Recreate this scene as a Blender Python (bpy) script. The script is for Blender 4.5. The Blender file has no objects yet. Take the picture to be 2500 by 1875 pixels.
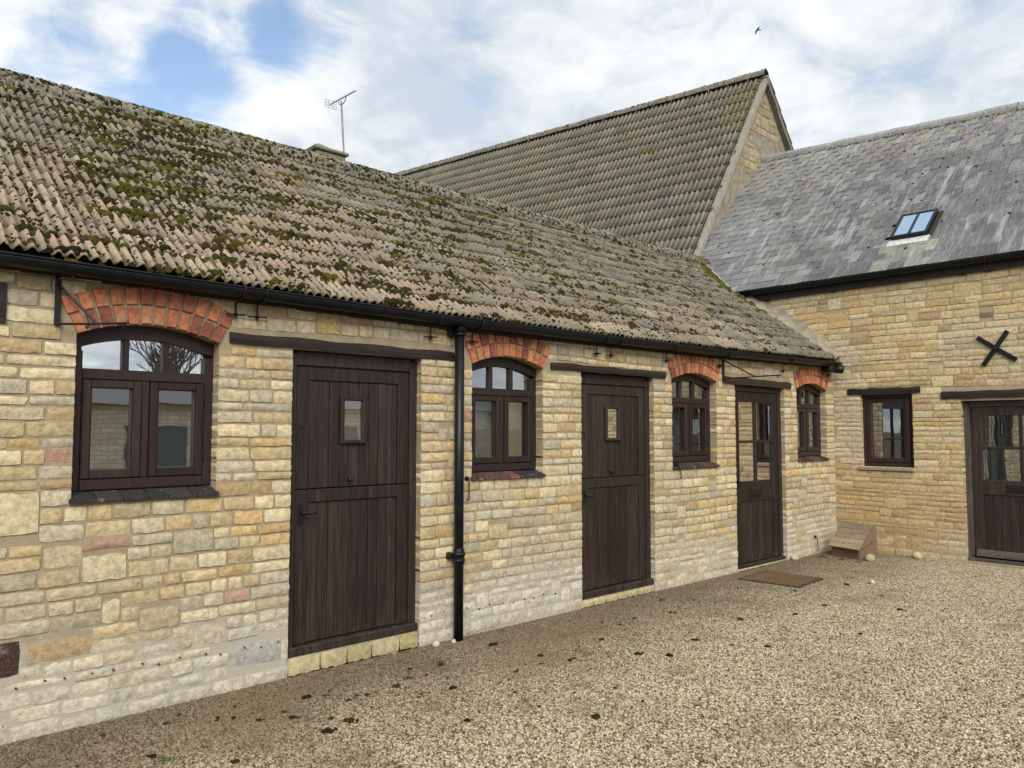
import bpy, math, random
import numpy as np
from mathutils import Matrix, Vector

# ------------------------------------------------------------------ camera, sky, sun, exposure
sc = bpy.context.scene
COL = sc.collection
R = math.radians
CAM = Vector((0.0, -4.864, 1.65))
YAW, PITCH = R(47.152), R(3.4625)
cd = bpy.data.cameras.new("camera"); cam = bpy.data.objects.new("camera", cd); COL.objects.link(cam)
cam.location = CAM; cam.rotation_euler = (R(90) + PITCH, 0, YAW - R(90))
cd.sensor_width = 36; cd.lens = 27.03; cd.clip_start = 0.05; cd.clip_end = 3000
sc.camera = cam
SUN_AZ, SUN_EL = R(-124), R(39)          # compass direction the light comes from (math angle from +x)
sd = bpy.data.lights.new("sun", 'SUN'); sun = bpy.data.objects.new("sun", sd); COL.objects.link(sun)
sd.energy = 1.5; sd.angle = R(38); sd.color = (1.0, 0.935, 0.82)
sdir = Vector((math.cos(SUN_AZ) * math.cos(SUN_EL), math.sin(SUN_AZ) * math.cos(SUN_EL), math.sin(SUN_EL)))
sun.rotation_euler = sdir.to_track_quat('Z', 'Y').to_euler(); sun.location = sdir * 60
sc.view_settings.view_transform = 'Standard'; sc.view_settings.look = 'None'
sc.view_settings.exposure = 1.18; sc.view_settings.gamma = 1.0
sc.view_settings.use_curve_mapping = False
sc.render.engine = 'CYCLES'
sc.cycles.use_denoising = True
sc.cycles.max_bounces = 8; sc.cycles.transparent_max_bounces = 12
sc.cycles.sample_clamp_indirect = 6.0


class NT:
    """small node-tree helper"""
    def __init__(s, tree): s.t = tree; tree.nodes.clear()
    def n(s, typ, ins=None, **kw):
        nd = s.t.nodes.new(typ)
        for k, v in kw.items(): setattr(nd, k, v)
        if ins:
            for k, v in ins.items():
                sk = nd.inputs[k]
                if hasattr(v, 'is_output'): s.t.links.new(v, sk)
                else:
                    if isinstance(v, (tuple, list)) and len(v) == 3 and sk.type == 'RGBA': v = (*v, 1)
                    sk.default_value = v
        return nd
    def math(s, op, a, b=0.0, clamp=False):
        nd = s.n('ShaderNodeMath', {0: a, 1: b}, operation=op); nd.use_clamp = clamp
        return nd.outputs[0]
    def mix(s, f, a, b, blend='MIX'):
        nd = s.n('ShaderNodeMix', data_type='RGBA', blend_type=blend)
        for k, v in ((0, f), (6, a), (7, b)):
            if hasattr(v, 'is_output'): s.t.links.new(v, nd.inputs[k])
            else: nd.inputs[k].default_value = (*v, 1) if isinstance(v, (tuple, list)) and len(v) == 3 else v
        return nd.outputs[2]
    def ramp(s, v, lo, hi, a=0.0, b=1.0):
        nd = s.n('ShaderNodeMapRange', {0: v, 1: lo, 2: hi, 3: a, 4: b}); nd.interpolation_type = 'SMOOTHSTEP'
        return nd.outputs[0]
    def noise(s, vec, scale, detail=4, rough=0.55, dist=0.0, dim='3D'):
        nd = s.n('ShaderNodeTexNoise', {'Vector': vec, 'Scale': scale, 'Detail': detail, 'Roughness': rough, 'Distortion': dist})
        return nd.outputs['Fac']
    def scale(s, vec, v3):
        return s.n('ShaderNodeMapping', {'Vector': vec, 'Scale': v3}).outputs[0]


def build_world():
    w = bpy.data.worlds.new("World"); sc.world = w; w.use_nodes = True
    k = NT(w.node_tree)
    sky = k.n('ShaderNodeTexSky', sky_type='NISHITA')
    sky.sun_disc = False; sky.sun_elevation = SUN_EL; sky.sun_rotation = R(90) - SUN_AZ
    sky.air_density = 1.0; sky.dust_density = 0.6; sky.ozone_density = 1.4
    d = k.n('ShaderNodeTexCoord').outputs['Generated']
    sep = k.n('ShaderNodeSeparateXYZ', {0: d})
    z = k.math('MAXIMUM', sep.outputs[2], 0.0)
    den = k.math('ADD', z, 0.22)
    p = k.n('ShaderNodeCombineXYZ', {0: k.math('DIVIDE', sep.outputs[0], den), 1: k.math('DIVIDE', sep.outputs[1], den), 2: 0.0}).outputs[0]
    n1 = k.noise(p, 1.9, 9, 0.58, 0.35)
    n2 = k.noise(k.n('ShaderNodeVectorMath', {0: p, 1: (7.3, 2.1, 4.4)}, operation='ADD').outputs[0], 1.35, 7, 0.55, 0.3)
    n3 = k.noise(p, 5.5, 8, 0.6, 0.5)
    # gaps in the cloud deck, where blue shows
    gap = 0.0
    for v, c0, c1, a in (((.335, .835, .437), .9940, .9994, .42), ((.299, .882, .364), .9955, .9995, .46), ((.185, .905, .38), .9975, .9997, .40),
                         ((.41, .79, .455), .9970, .9996, .5), ((.566, .696, .442), .9980, .9998, .32), ((.45, .86, .24), .998, .9998, .0),
                         ((-.5, -.4, .77), .95, .999, .5), ((.2, -.8, .57), .97, .999, .5), ((-.8, .45, .4), .97, .999, .5)):
        vv = Vector(v).normalized()
        dt = k.n('ShaderNodeVectorMath', {0: d, 1: tuple(vv)}, operation='DOT_PRODUCT').outputs['Value']
        gap = k.math('ADD', gap, k.ramp(dt, c0, c1, 0.0, a))
    cov = k.math('SUBTRACT', k.math('ADD', k.math('MULTIPLY', k.math('SUBTRACT', n1, .5), 1.9), 0.92), gap)
    cov = k.math('ADD', cov, k.math('MULTIPLY', k.math('SUBTRACT', n3, .5), 1.5))
    fac = k.ramp(cov, 0.10, 0.86)
    shade = k.ramp(k.math('ADD', n2, k.math('MULTIPLY', k.math('SUBTRACT', n3, .5), .5)), 0.36, 0.64)
    cloud = k.mix(shade, (2.75, 3.1, 3.55), (4.45, 4.52, 4.52))
    blue = k.mix(1.0, sky.outputs[0], (1.12, 1.04, .95), 'MULTIPLY')
    col = k.mix(fac, blue, cloud)
    bg = k.n('ShaderNodeBackground', {'Color': col, 'Strength': 0.1})
    o = k.n('ShaderNodeOutputWorld'); k.t.links.new(bg.outputs[0], o.inputs[0])


build_world()

# ------------------------------------------------------------------ helpers
RT = Vector((math.sin(YAW), -math.cos(YAW), 0)); FH = Vector((math.cos(YAW), math.sin(YAW), 0))
FW = FH * math.cos(PITCH) + Vector((0, 0, 1)) * math.sin(PITCH); UPV = -FH * math.sin(PITCH) + Vector((0, 0, 1)) * math.cos(PITCH)
FPX = 27.03 / 36 * 1024


def score(p, area):
    """how large a piece shows: used only to choose which pieces become single parts"""
    d = Vector(p) - CAM; zf = d.dot(FW)
    if zf < .5: return 0.0
    x = FPX * d.dot(RT) / zf; y = FPX * d.dot(UPV) / zf
    if abs(x) > 512 or abs(y) > 384: return area / (zf * zf) * .01
    return area / (zf * zf)


WORLD = {}
I4 = Matrix.Identity(4)


def link(o, parent=None, mw=None, label=None, cat=None, group=None, kind=None):
    COL.objects.link(o); mw = mw or I4
    o.parent = parent
    if parent is not None: o.matrix_parent_inverse = WORLD[parent].inverted()
    o.matrix_basis = mw; WORLD[o] = mw.copy()
    if label: o['label'] = label
    if cat: o['category'] = cat
    if group: o['group'] = group
    if kind: o['kind'] = kind
    return o


def empty(name, loc, label, cat, group=None, rz=0.0):
    o = bpy.data.objects.new(name, None); o.empty_display_size = .2
    return link(o, None, Matrix.Translation(loc) @ Matrix.Rotation(rz, 4, 'Z'), label, cat, group)


class MB:
    """mesh builder in local coordinates"""
    def __init__(s): s.v = []; s.f = []; s.c = None
    def add(s, vs, fs):
        b = len(s.v); s.v += [tuple(p) for p in vs]; s.f += [tuple(i + b for i in f) for f in fs]; return s
    def quad(s, a, b, c, d): return s.add([a, b, c, d], [(0, 1, 2, 3)])
    def box(s, x0, x1, y0, y1, z0, z1, c=0.0):
        if x1 < x0: x0, x1 = x1, x0
        if y1 < y0: y0, y1 = y1, y0
        if z1 < z0: z0, z1 = z1, z0
        if c <= 0:
            return s.add([(x0, y0, z0), (x1, y0, z0), (x1, y1, z0), (x0, y1, z0), (x0, y0, z1), (x1, y0, z1), (x1, y1, z1), (x0, y1, z1)],
                         [(0, 3, 2, 1), (4, 5, 6, 7), (0, 1, 5, 4), (1, 2, 6, 5), (2, 3, 7, 6), (3, 0, 4, 7)])
        c = min(c, (x1 - x0) * .45, (y1 - y0) * .45, (z1 - z0) * .45)
        vs = []; X = (x0, x1); Y = (y0, y1); Z = (z0, z1); idx = {}
        for i in (0, 1):
            for j in (0, 1):
                for k in (0, 1):
                    for a in range(3):
                        p = [X[i], Y[j], Z[k]]; ins = [c if q == 0 else -c for q in (i, j, k)]
                        for b in range(3):
                            if b != a: p[b] += ins[b]
                        idx[(i, j, k, a)] = len(vs); vs.append(tuple(p))
        g = idx.get; fs = []
        for a in range(3):
            o = [(0, 0), (1, 0), (1, 1), (0, 1)]
            for e in (0, 1):
                q = []
                for m, n in o:
                    t = [0, 0, 0]; t[a] = e; t[(a + 1) % 3] = m; t[(a + 2) % 3] = n; q.append(g((*t, a)))
                fs.append(tuple(q if e else q[::-1]))
        for a in range(3):
            b, cc = (a + 1) % 3, (a + 2) % 3
            for m in (0, 1):
                for n in (0, 1):
                    t0 = [0, 0, 0]; t0[b] = m; t0[cc] = n; t1 = list(t0); t1[a] = 1
                    q = [g((*t0, b)), g((*t1, b)), g((*t1, cc)), g((*t0, cc))]
                    fs.append(tuple(q if m != n else q[::-1]))
        for i in (0, 1):
            for j in (0, 1):
                for k in (0, 1):
                    q = [g((i, j, k, 0)), g((i, j, k, 1)), g((i, j, k, 2))]
                    fs.append(tuple(q if (i + j + k) % 2 else q[::-1]))
        return s.add(vs, fs)
    def tube(s, pts, r, seg=8, cap=True, close=False):
        pts = [Vector(p) for p in pts]; n = len(pts); rs = r if isinstance(r, (list, tuple)) else [r] * n
        vs = []; fs = []
        for i, p in enumerate(pts):
            t = (pts[min(i + 1, n - 1)] - pts[max(i - 1, 0)])
            if t.length < 1e-9: t = Vector((0, 0, 1))
            t.normalize(); a = Vector((0, 0, 1)) if abs(t.z) < .9 else Vector((1, 0, 0))
            u = t.cross(a).normalized(); w = t.cross(u)
            for k in range(seg):
                an = 2 * math.pi * k / seg; vs.append(p + (u * math.cos(an) + w * math.sin(an)) * rs[i])
        for i in range(n - 1):
            for k in range(seg):
                k2 = (k + 1) % seg; fs.append((i * seg + k, i * seg + k2, (i + 1) * seg + k2, (i + 1) * seg + k))
        if cap:
            fs.append(tuple(range(seg))[::-1]); fs.append(tuple(range((n - 1) * seg, n * seg)))
        return s.add(vs, fs)
    def prism(s, poly, y0, y1):
        """poly in (x,z), extruded along y"""
        n = len(poly); vs = [(x, y0, z) for x, z in poly] + [(x, y1, z) for x, z in poly]
        fs = [tuple(range(n)), tuple(range(n, 2 * n))[::-1]] + [(i, i + n, (i + 1) % n + n, (i + 1) % n) for i in range(n)]
        return s.add(vs, fs)
    def mesh(s, name, mat, smooth=False):
        me = bpy.data.meshes.new(name); me.from_pydata(s.v, [], s.f)
        if mat: me.materials.append(mat)
        if smooth: me.polygons.foreach_set('use_smooth', [True] * len(me.polygons))
        me.update(); return me
    def obj(s, name, mat, parent=None, F=None, smooth=False, **kw):
        me = s.mesh(name, mat, smooth)
        if F is not None and F != I4: me.transform(F)
        return link(bpy.data.objects.new(name, me), parent, None, **kw)


BOXC = {}


def pbox(name, parent, F, u0, u1, d0, d1, z0, z1, mat, c=.003, color=None, **kw):
    """a chamfered box part; alike boxes share their mesh"""
    key = (round(u1 - u0, 3), round(d1 - d0, 3), round(z1 - z0, 3), mat.name, c)
    if key not in BOXC:
        a, b, h = (u1 - u0) / 2, (d1 - d0) / 2, (z1 - z0) / 2
        BOXC[key] = MB().box(-a, a, -b, b, -h, h, c).mesh(name, mat)
    o = bpy.data.objects.new(name, BOXC[key])
    if color: o.color = (*color, 1)
    return link(o, parent, F @ Matrix.Translation(((u0 + u1) / 2, (d0 + d1) / 2, (z0 + z1) / 2)), **kw)


def np_join(name, items, mat, parent, smooth=True, kind='stuff'):
    """items: list of (verts Nx3 array, faces list (quads/tris as tuples), Matrix, colour) -> one mesh with a tint attribute"""
    V = []; loops = []; starts = []; tots = []; cols = []; ribs = []; vo = 0; lo = 0
    for vs, fs, M, c, *rb in items:
        if rb and rb[0] is not None: ribs.append(rb[0])
        A = np.array(M); W = vs @ A[:3, :3].T + A[:3, 3]; V.append(W)
        for f in fs:
            loops.extend([i + vo for i in f]); starts.append(lo); tots.append(len(f)); lo += len(f)
        cols.append(np.repeat([[c[0], c[1], c[2], 1.0]], len(vs), 0)); vo += len(vs)
    if not V: return None
    V = np.concatenate(V); cols = np.concatenate(cols)
    me = bpy.data.meshes.new(name); me.vertices.add(len(V)); me.vertices.foreach_set('co', V.ravel())
    me.loops.add(len(loops)); me.loops.foreach_set('vertex_index', loops)
    me.polygons.add(len(starts)); me.polygons.foreach_set('loop_start', starts); me.polygons.foreach_set('loop_total', tots)
    me.polygons.foreach_set('use_smooth', [smooth] * len(starts))
    at = me.attributes.new('tint', 'FLOAT_COLOR', 'POINT'); at.data.foreach_set('color', cols.ravel())
    if ribs: me.attributes.new('rib', 'FLOAT', 'POINT').data.foreach_set('value', np.concatenate(ribs))
    me.materials.append(mat); me.update(calc_edges=True); me.validate()
    return link(bpy.data.objects.new(name, me), parent, None, kind=kind)


class Pieces:
    """countable pieces of one surface: the 300 that show largest become parts, the rest one joined part"""
    def __init__(s, name, rest, variants, mats, smooth, limit=300):
        s.name, s.rest, s.mats, s.smooth, s.limit = name, rest, mats, smooth, limit
        s.var = [(np.array(q[0], float), q[1], np.array(q[2], float) if len(q) > 2 else None) for q in variants]; s.meshes = []; s.it = []
    def add(s, k, M, c, area, vis=1.0): s.it.append((k, M, c, score(M.translation, area) * vis))
    def build(s, parent):
        for v, f, rb in s.var:
            me = bpy.data.meshes.new(s.name); me.from_pydata([tuple(p) for p in v], [], f); me.materials.append(s.mats[0])
            me.polygons.foreach_set('use_smooth', [s.smooth] * len(f)); me.update()
            if rb is not None: me.attributes.new('rib', 'FLOAT', 'POINT').data.foreach_set('value', rb)
            s.meshes.append(me)
        order = sorted(range(len(s.it)), key=lambda i: -s.it[i][3]); top = set(order[:s.limit])
        rest = []
        for i, (k, M, c, w) in enumerate(s.it):
            if i in top and w > 0:
                o = bpy.data.objects.new(s.name, s.meshes[k]); o.color = (c[0], c[1], c[2], 1); link(o, parent, M)
            else: rest.append((s.var[k][0], s.var[k][1], M, c, s.var[k][2]))
        np_join(s.rest, rest, s.mats[1], parent, s.smooth)


def lerp(a, b, t): return a + (b - a) * t
def mixc(a, b, t): return tuple(lerp(x, y, t) for x, y in zip(a, b))
def jit(c, r, a=.12):
    k = 1 + r.uniform(-a, a); return tuple(max(0.005, x * k * (1 + r.uniform(-.015, .015))) for x in c)


_rv = np.random.RandomState(5).rand(64, 64)
def vnoise(x, y):
    xi, yi = math.floor(x), math.floor(y); fx, fy = x - xi, y - yi; fx = fx * fx * (3 - 2 * fx); fy = fy * fy * (3 - 2 * fy)
    g = lambda a, b: _rv[a % 64, b % 64]
    return lerp(lerp(g(xi, yi), g(xi + 1, yi), fx), lerp(g(xi, yi + 1), g(xi + 1, yi + 1), fx), fy)


# ------------------------------------------------------------------ materials
def material(name, fn):
    m = bpy.data.materials.new(name); m.use_nodes = True; k = NT(m.node_tree)
    out = k.n('ShaderNodeOutputMaterial'); sh = fn(k); k.t.links.new(sh, out.inputs[0]); return m


def bsdf(k, col, rough=.8, height=None, hs=.4, hd=.01, spec=.3, metal=0.0, **kw):
    ins = {'Base Color': col, 'Roughness': rough, 'Specular IOR Level': spec, 'Metallic': metal}; ins.update(kw)
    if height is not None:
        ins['Normal'] = k.n('ShaderNodeBump', {'Height': height, 'Strength': hs, 'Distance': hd}).outputs[0]
    return k.n('ShaderNodeBsdfPrincipled', ins).outputs[0]


def base_of(k, src):
    if src == 'obj': return k.n('ShaderNodeObjectInfo').outputs['Color']
    return k.n('ShaderNodeAttribute', attribute_name='tint').outputs['Color']


def pos(k): return k.n('ShaderNodeNewGeometry').outputs['Position']


def m_stone(src):
    def f(k):
        P = pos(k); b = base_of(k, src)
        n1 = k.noise(P, 26, 6, .65); n2 = k.noise(P, 7, 4, .6); n3 = k.noise(P, 120, 4, .75)
        c = k.mix(1.0, b, k.n('ShaderNodeCombineColor', {0: k.ramp(n1, .28, .72, .74, 1.22), 1: k.ramp(n1, .28, .72, .72, 1.21), 2: k.ramp(n1, .28, .72, .66, 1.22)}).outputs[0], 'MULTIPLY')
        c = k.mix(k.ramp(n2, .55, .78, 0, .35), c, (.42, .385, .31))            # grey lichen film
        c = k.mix(k.ramp(n3, .57, .72, 0, .55), c, (.66, .62, .54))            # pale crystals
        c = k.mix(k.ramp(k.noise(P, 60, 3, .6), .60, .72, 0, .6), c, (.16, .12, .075))
        h = k.math('ADD', k.math('MULTIPLY', n1, .8), k.math('MULTIPLY', n3, .35))
        return bsdf(k, c, .95, h, .8, .014, .15)
    return material('limestone_' + src, f)


def m_mortar(name, col, col2, low=None):
    def f(k):
        P = pos(k); n1 = k.noise(P, 9, 5, .6); n2 = k.noise(P, 150, 3, .7)
        c = k.mix(k.ramp(n1, .35, .7), col, col2)
        if low:
            z = k.n('ShaderNodeSeparateXYZ', {0: P}).outputs[2]
            c = k.mix(k.ramp(k.math('ADD', z, k.math('MULTIPLY', n1, -.5)), .42, .02, 0, .9), c, low)
        c = k.mix(k.ramp(n2, .3, .7, .0, .35), c, (.2, .17, .12))
        return bsdf(k, c, .97, k.math('ADD', n2, k.math('MULTIPLY', n1, .8)), .6, .008, .1)
    return material(name, f)


def m_brick(src='obj'):
    def f(k):
        P = pos(k); b = base_of(k, src); n1 = k.noise(P, 40, 5, .65); n2 = k.noise(P, 14, 4, .6)
        c = k.mix(1.0, b, k.n('ShaderNodeCombineColor', {i: k.ramp(n1, .25, .75, .62, 1.25) for i in range(3)}).outputs[0], 'MULTIPLY')
        c = k.mix(k.ramp(n2, .58, .78, 0, .55), c, (.42, .35, .29))
        return bsdf(k, c, .93, n1, .5, .006, .15)
    return material('red_brick', f)


def m_tile(src):
    def f(k):
        P = pos(k); b = base_of(k, src); n1 = k.noise(P, 10, 6, .62); n2 = k.noise(P, 45, 5, .65); n3 = k.noise(P, 120, 2, .6)
        c = k.mix(k.ramp(n1, .45, .68, 0, .8), b, k.mix(n2, (.13, .125, .11), (.34, .325, .285)))   # grey lichen film
        c = k.mix(k.ramp(n2, .56, .70, 0, .55), c, (.50, .47, .40))
        rib = k.n('ShaderNodeAttribute', attribute_name='rib').outputs['Fac']
        c = k.mix(k.ramp(k.math('ADD', rib, k.math('MULTIPLY', k.math('SUBTRACT', n1, .5), 1.3)), .50, .0, 0, .62), c, (.075, .066, .042))   # darker in the channels between the rolls
        c = k.mix(k.ramp(k.noise(P, 75, 3, .6), .60, .68, 0, .85), c, (.05, .05, .028))   # black spot lichen
        return bsdf(k, c, .95, k.math('ADD', n2, n3), .7, .008, .1)
    return material('clay_tile_' + src, f)


def m_barn_tile(src):
    def f(k):
        P = pos(k); b = base_of(k, src); n1 = k.noise(P, 9, 6, .65); n2 = k.noise(P, 42, 4, .65)
        c = k.mix(k.ramp(n1, .42, .7, 0, .75), b, k.mix(n2, (.15, .14, .11), (.33, .32, .27)))
        c = k.mix(k.ramp(k.noise(P, 5, 5, .7), .60, .70, 0, .7), c, (.27, .25, .10))
        c = k.mix(k.ramp(n2, .58, .72, 0, .5), c, (.07, .066, .05))
        rib = k.n('ShaderNodeAttribute', attribute_name='rib').outputs['Fac']
        c = k.mix(k.ramp(k.math('ADD', rib, k.math('MULTIPLY', k.math('SUBTRACT', n1, .5), .8)), .55, .05, 0, .62), c, (.085, .078, .058))   # darker in the flat pans between the ribs
        return bsdf(k, c, .95, n2, .6, .01, .1)
    return material('roman_tile_' + src, f)


def m_slate(src):
    def f(k):
        P = pos(k); b = base_of(k, src)
        # weathering streaks run down the slope: stretch along (-1,0,-1)
        rot = k.n('ShaderNodeMapping', {'Vector': P, 'Rotation': (0, R(45), 0)}).outputs[0]
        st = k.noise(k.scale(rot, (1.2, 9, 1.2)), 1.0, 5, .6); st2 = k.noise(k.scale(rot, (5, 60, 5)), 1.0, 4, .65)
        n1 = k.noise(P, 1.1, 5, .6); n2 = k.noise(P, 26, 5, .7)
        y = k.n('ShaderNodeSeparateXYZ', {0: P})
        c = k.mix(1.0, b, k.n('ShaderNodeCombineColor', {i: k.ramp(st2, .3, .7, .7, 1.25) for i in range(3)}).outputs[0], 'MULTIPLY')
        pale = k.math('MULTIPLY', k.ramp(st, .50, .68), k.ramp(n1, .42, .6))
        c = k.mix(k.math('MULTIPLY', pale, .68), c, (.37, .385, .38))
        c = k.mix(k.math('MULTIPLY', k.ramp(st2, .52, .68), k.ramp(n1, .36, .62, .05, .36)), c, (.40, .40, .38))
        top = k.ramp(k.math('ADD', y.outputs[2], k.math('MULTIPLY', n2, 1.2)), 6.2, 7.6)       # lichen crust towards the ridge
        c = k.mix(k.math('MULTIPLY', top, k.ramp(n2, .44, .62, 0, .7)), c, (.36, .36, .32))
        c = k.mix(k.math('MULTIPLY', k.ramp(y.outputs[2], 5.2, 6.5), k.ramp(k.noise(P, 2.3, 5, .65), .64, .72, 0, .8)), c, (.46, .31, .10))
        return bsdf(k, c, k.ramp(n2, .2, .8, .34, .55), k.math('ADD', st2, n2), .25, .004, .5)
    return material('slate_' + src, f)


def m_wood(name, axis, base, dark, rough=.5, grain=1.0):
    sc3 = {'x': (1.4, 34, 34), 'y': (34, 1.4, 34), 'z': (34, 34, 1.4)}[axis]
    def f(k):
        P = pos(k); oi = k.n('ShaderNodeObjectInfo').outputs['Random']
        off = k.n('ShaderNodeVectorMath', {0: P, 1: k.n('ShaderNodeCombineXYZ', {i: k.math('MULTIPLY', oi, 7.0 + 3 * i) for i in range(3)}).outputs[0]}, operation='ADD').outputs[0]
        n1 = k.noise(k.scale(off, sc3), 1.0, 5, .62, 1.6); n2 = k.noise(k.scale(off, tuple(3.2 * v for v in sc3)), 1.0, 3, .6)
        c = k.mix(k.ramp(n1, .35, .7), dark, base)
        c = k.mix(1.0, c, k.n('ShaderNodeCombineColor', {i: k.ramp(oi, 0, 1, .75, 1.32) for i in range(3)}).outputs[0], 'MULTIPLY')
        c = k.mix(k.ramp(n1, .60, .75, 0, .5 * grain), c, tuple(v * 2.1 for v in base))
        zz = k.n('ShaderNodeSeparateXYZ', {0: P}).outputs[2]
        c = k.mix(k.math('MULTIPLY', k.ramp(zz, .42, .06), k.ramp(k.noise(P, 14, 5, .65), .42, .72, 0, .30)), c, (.13, .105, .07))    # mud splash at the foot
        return bsdf(k, c, k.ramp(n2, .2, .8, rough - .08, rough + .12), k.math('ADD', n1, k.math('MULTIPLY', n2, .6)), .35 * grain, .004, .35)
    return material(name, f)


def m_plain(name, col, rough=.5, spec=.4, metal=0.0, bump=0.0, var=.25, scale=30):
    def f(k):
        P = pos(k); n = k.noise(P, scale, 5, .6)
        c = k.mix(k.ramp(n, .3, .7), tuple(v * (1 - var) for v in col), tuple(v * (1 + var) for v in col))
        return bsdf(k, c, rough, n if bump else None, bump, .004, spec, metal)
    return material(name, f)


def m_glass(name, refl=.58, tint=(.95, .97, 1.0)):
    def f(k):
        P = pos(k)
        bump = k.n('ShaderNodeBump', {'Height': k.noise(P, 3.2, 2, .4), 'Strength': .014, 'Distance': .05}).outputs[0]
        fr = k.n('ShaderNodeFresnel', {'IOR': 1.5, 'Normal': bump}).outputs[0]
        fac = k.math('ADD', k.math('MULTIPLY', fr, 1.7), refl, True)
        tr = k.n('ShaderNodeBsdfTransparent', {'Color': (.80, .86, .84)}).outputs[0]
        gl = k.n('ShaderNodeBsdfGlossy', {'Color': tint, 'Roughness': .0, 'Normal': bump}).outputs[0]
        return k.n('ShaderNodeMixShader', {0: fac, 1: tr, 2: gl}).outputs[0]
    return material(name, f)


def m_moss(src='attr'):
    def f(k):
        P = pos(k); b = base_of(k, src); n = k.noise(P, 130, 4, .7); n2 = k.noise(P, 320, 2, .6)
        c = k.mix(1.0, b, k.n('ShaderNodeCombineColor', {i: k.ramp(n, .25, .75, .5, 1.5) for i in range(3)}).outputs[0], 'MULTIPLY')
        return bsdf(k, c, 1.0, k.math('ADD', n, n2), 1.0, .012, .05)
    return material('moss_' + src, f)


STONE = (m_stone('obj'), m_stone('attr'))
TILE = (m_tile('obj'), m_tile('attr'))
BTILE = (m_barn_tile('obj'), m_barn_tile('attr'))
SLATE = (m_slate('obj'), m_slate('attr'))
MORTAR = m_mortar('lime_mortar', (.34, .28, .18), (.43, .365, .25), (.52, .495, .43))
MORTAR2 = m_mortar('yellow_mortar', (.42, .34, .205), (.48, .40, .26))
RENDER = m_mortar('rough_render', (.23, .205, .155), (.37, .34, .275))
CEMENT = m_mortar('cement_fillet', (.22, .20, .15), (.36, .33, .26))
BRICK = m_brick()
DW = (.040, .0262, .0218); DD = (.016, .0110, .0098)
WOODV = m_wood('brown_wood_upright', 'z', DW, DD)
WOODX = m_wood('brown_wood_level', 'x', DW, DD)
WOODY = m_wood('brown_wood_crosswise', 'y', DW, DD)
JOIN = m_wood('brown_joinery', 'z', (.034, .0195, .019), (.022, .013, .013), .42, .35)
JOINX = m_wood('brown_joinery_level', 'x', (.034, .0195, .019), (.022, .013, .013), .42, .35)
JOINY = m_wood('brown_joinery_crosswise', 'y', (.032, .02, .02), (.02, .013, .013), .42, .35)
GREYW = m_wood('silvered_wood', 'z', (.12, .10, .088), (.06, .048, .042), .8, .6)
PALEW = m_wood('weathered_box_wood', 'y', (.30, .235, .16), (.21, .16, .11), .8, .5)
VERGE = m_wood('bleached_verge_board', 'z', (.30, .285, .245), (.16, .15, .125), .9, .9)
IRON = m_plain('black_iron', (.010, .0105, .012), .5, .3, 0, .15)
GUTTER = m_plain('black_gutter_paint', (.006, .0075, .0095), .38, .3, 0, .08, .4, 12)
GLASS = m_glass('window_glass')
GLASS_MID = m_glass('room_window_glass', .30)
GLASS_DIM = m_glass('dim_window_glass', .24)
GLASS_SKY = m_glass('skylight_glass', .62, (.62, .80, 1.0))  # reflection tinted so the panes show a blue sky
LEAD = m_plain('lead_sheet', (.33, .355, .38), .45, .4, .2, .3)
MOSS = m_moss('attr'); MOSSO = m_moss('obj')
ROOM = m_plain('room_paint', (.78, .83, .79), .9, .1, 0, 0, .04, 3)
FLOOR = m_plain('room_floor', (.22, .18, .13), .7, .3)
BLIND = m_plain('blind_fabric', (.80, .80, .78), .9, .1, 0, 0, .03)
FELT = m_plain('roof_felt', (.045, .04, .034), .95, .1)
STEEL = m_plain('galvanised_steel', (.33, .32, .33), .45, .5, .6)
MASTM = m_plain('weathered_mast', (.30, .25, .26), .6, .4, .3)
RIDGE = m_plain('ridge_crust', (.20, .188, .15), .95, .1, 0, .8, .45, 22)

# ------------------------------------------------------------------ stone walls
def stone_variants(r, n=40, gu=5, gz=3, rough=1.0):
    out = []
    for _ in range(n):
        nu, nz = gu + 1, gz + 1; vs = []; ring = []
        for j in range(nz):
            for i in range(nu):
                s, t = i / gu * 2 - 1, j / gz * 2 - 1; edge = i in (0, gu) or j in (0, gz)
                x, z = s * .5, t * .5
                if i in (0, gu) and j in (0, gz): x *= r.uniform(.94, 1.0); z *= r.uniform(.86, .98)
                elif edge:
                    if i in (0, gu): x *= r.uniform(.95, 1.02)
                    else: z *= r.uniform(.86, 1.08)
                if not edge: x += r.uniform(-.06, .06); z += r.uniform(-.06, .06)
                d = (r.uniform(.02, .10) if edge else r.uniform(-.10, .06)) * rough
                vs.append((x, d, z))
        q = lambda i, j: j * nu + i
        fs = [(q(i, j), q(i + 1, j), q(i + 1, j + 1), q(i, j + 1)) for j in range(gz) for i in range(gu)]
        ring = [q(i, 0) for i in range(gu)] + [q(gu, j) for j in range(gz)] + [q(i, gz) for i in range(gu, 0, -1)] + [q(0, j) for j in range(gz, 0, -1)]
        b = len(vs); m = len(ring)
        for k in ring: vs.append(vs[k])
        for k in ring: vs.append((vs[k][0], 2.3, vs[k][2]))
        for k in range(m): fs.append((b + (k + 1) % m, b + k, b + m + k, b + m + (k + 1) % m))
        out.append((vs, fs))
    return out


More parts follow.
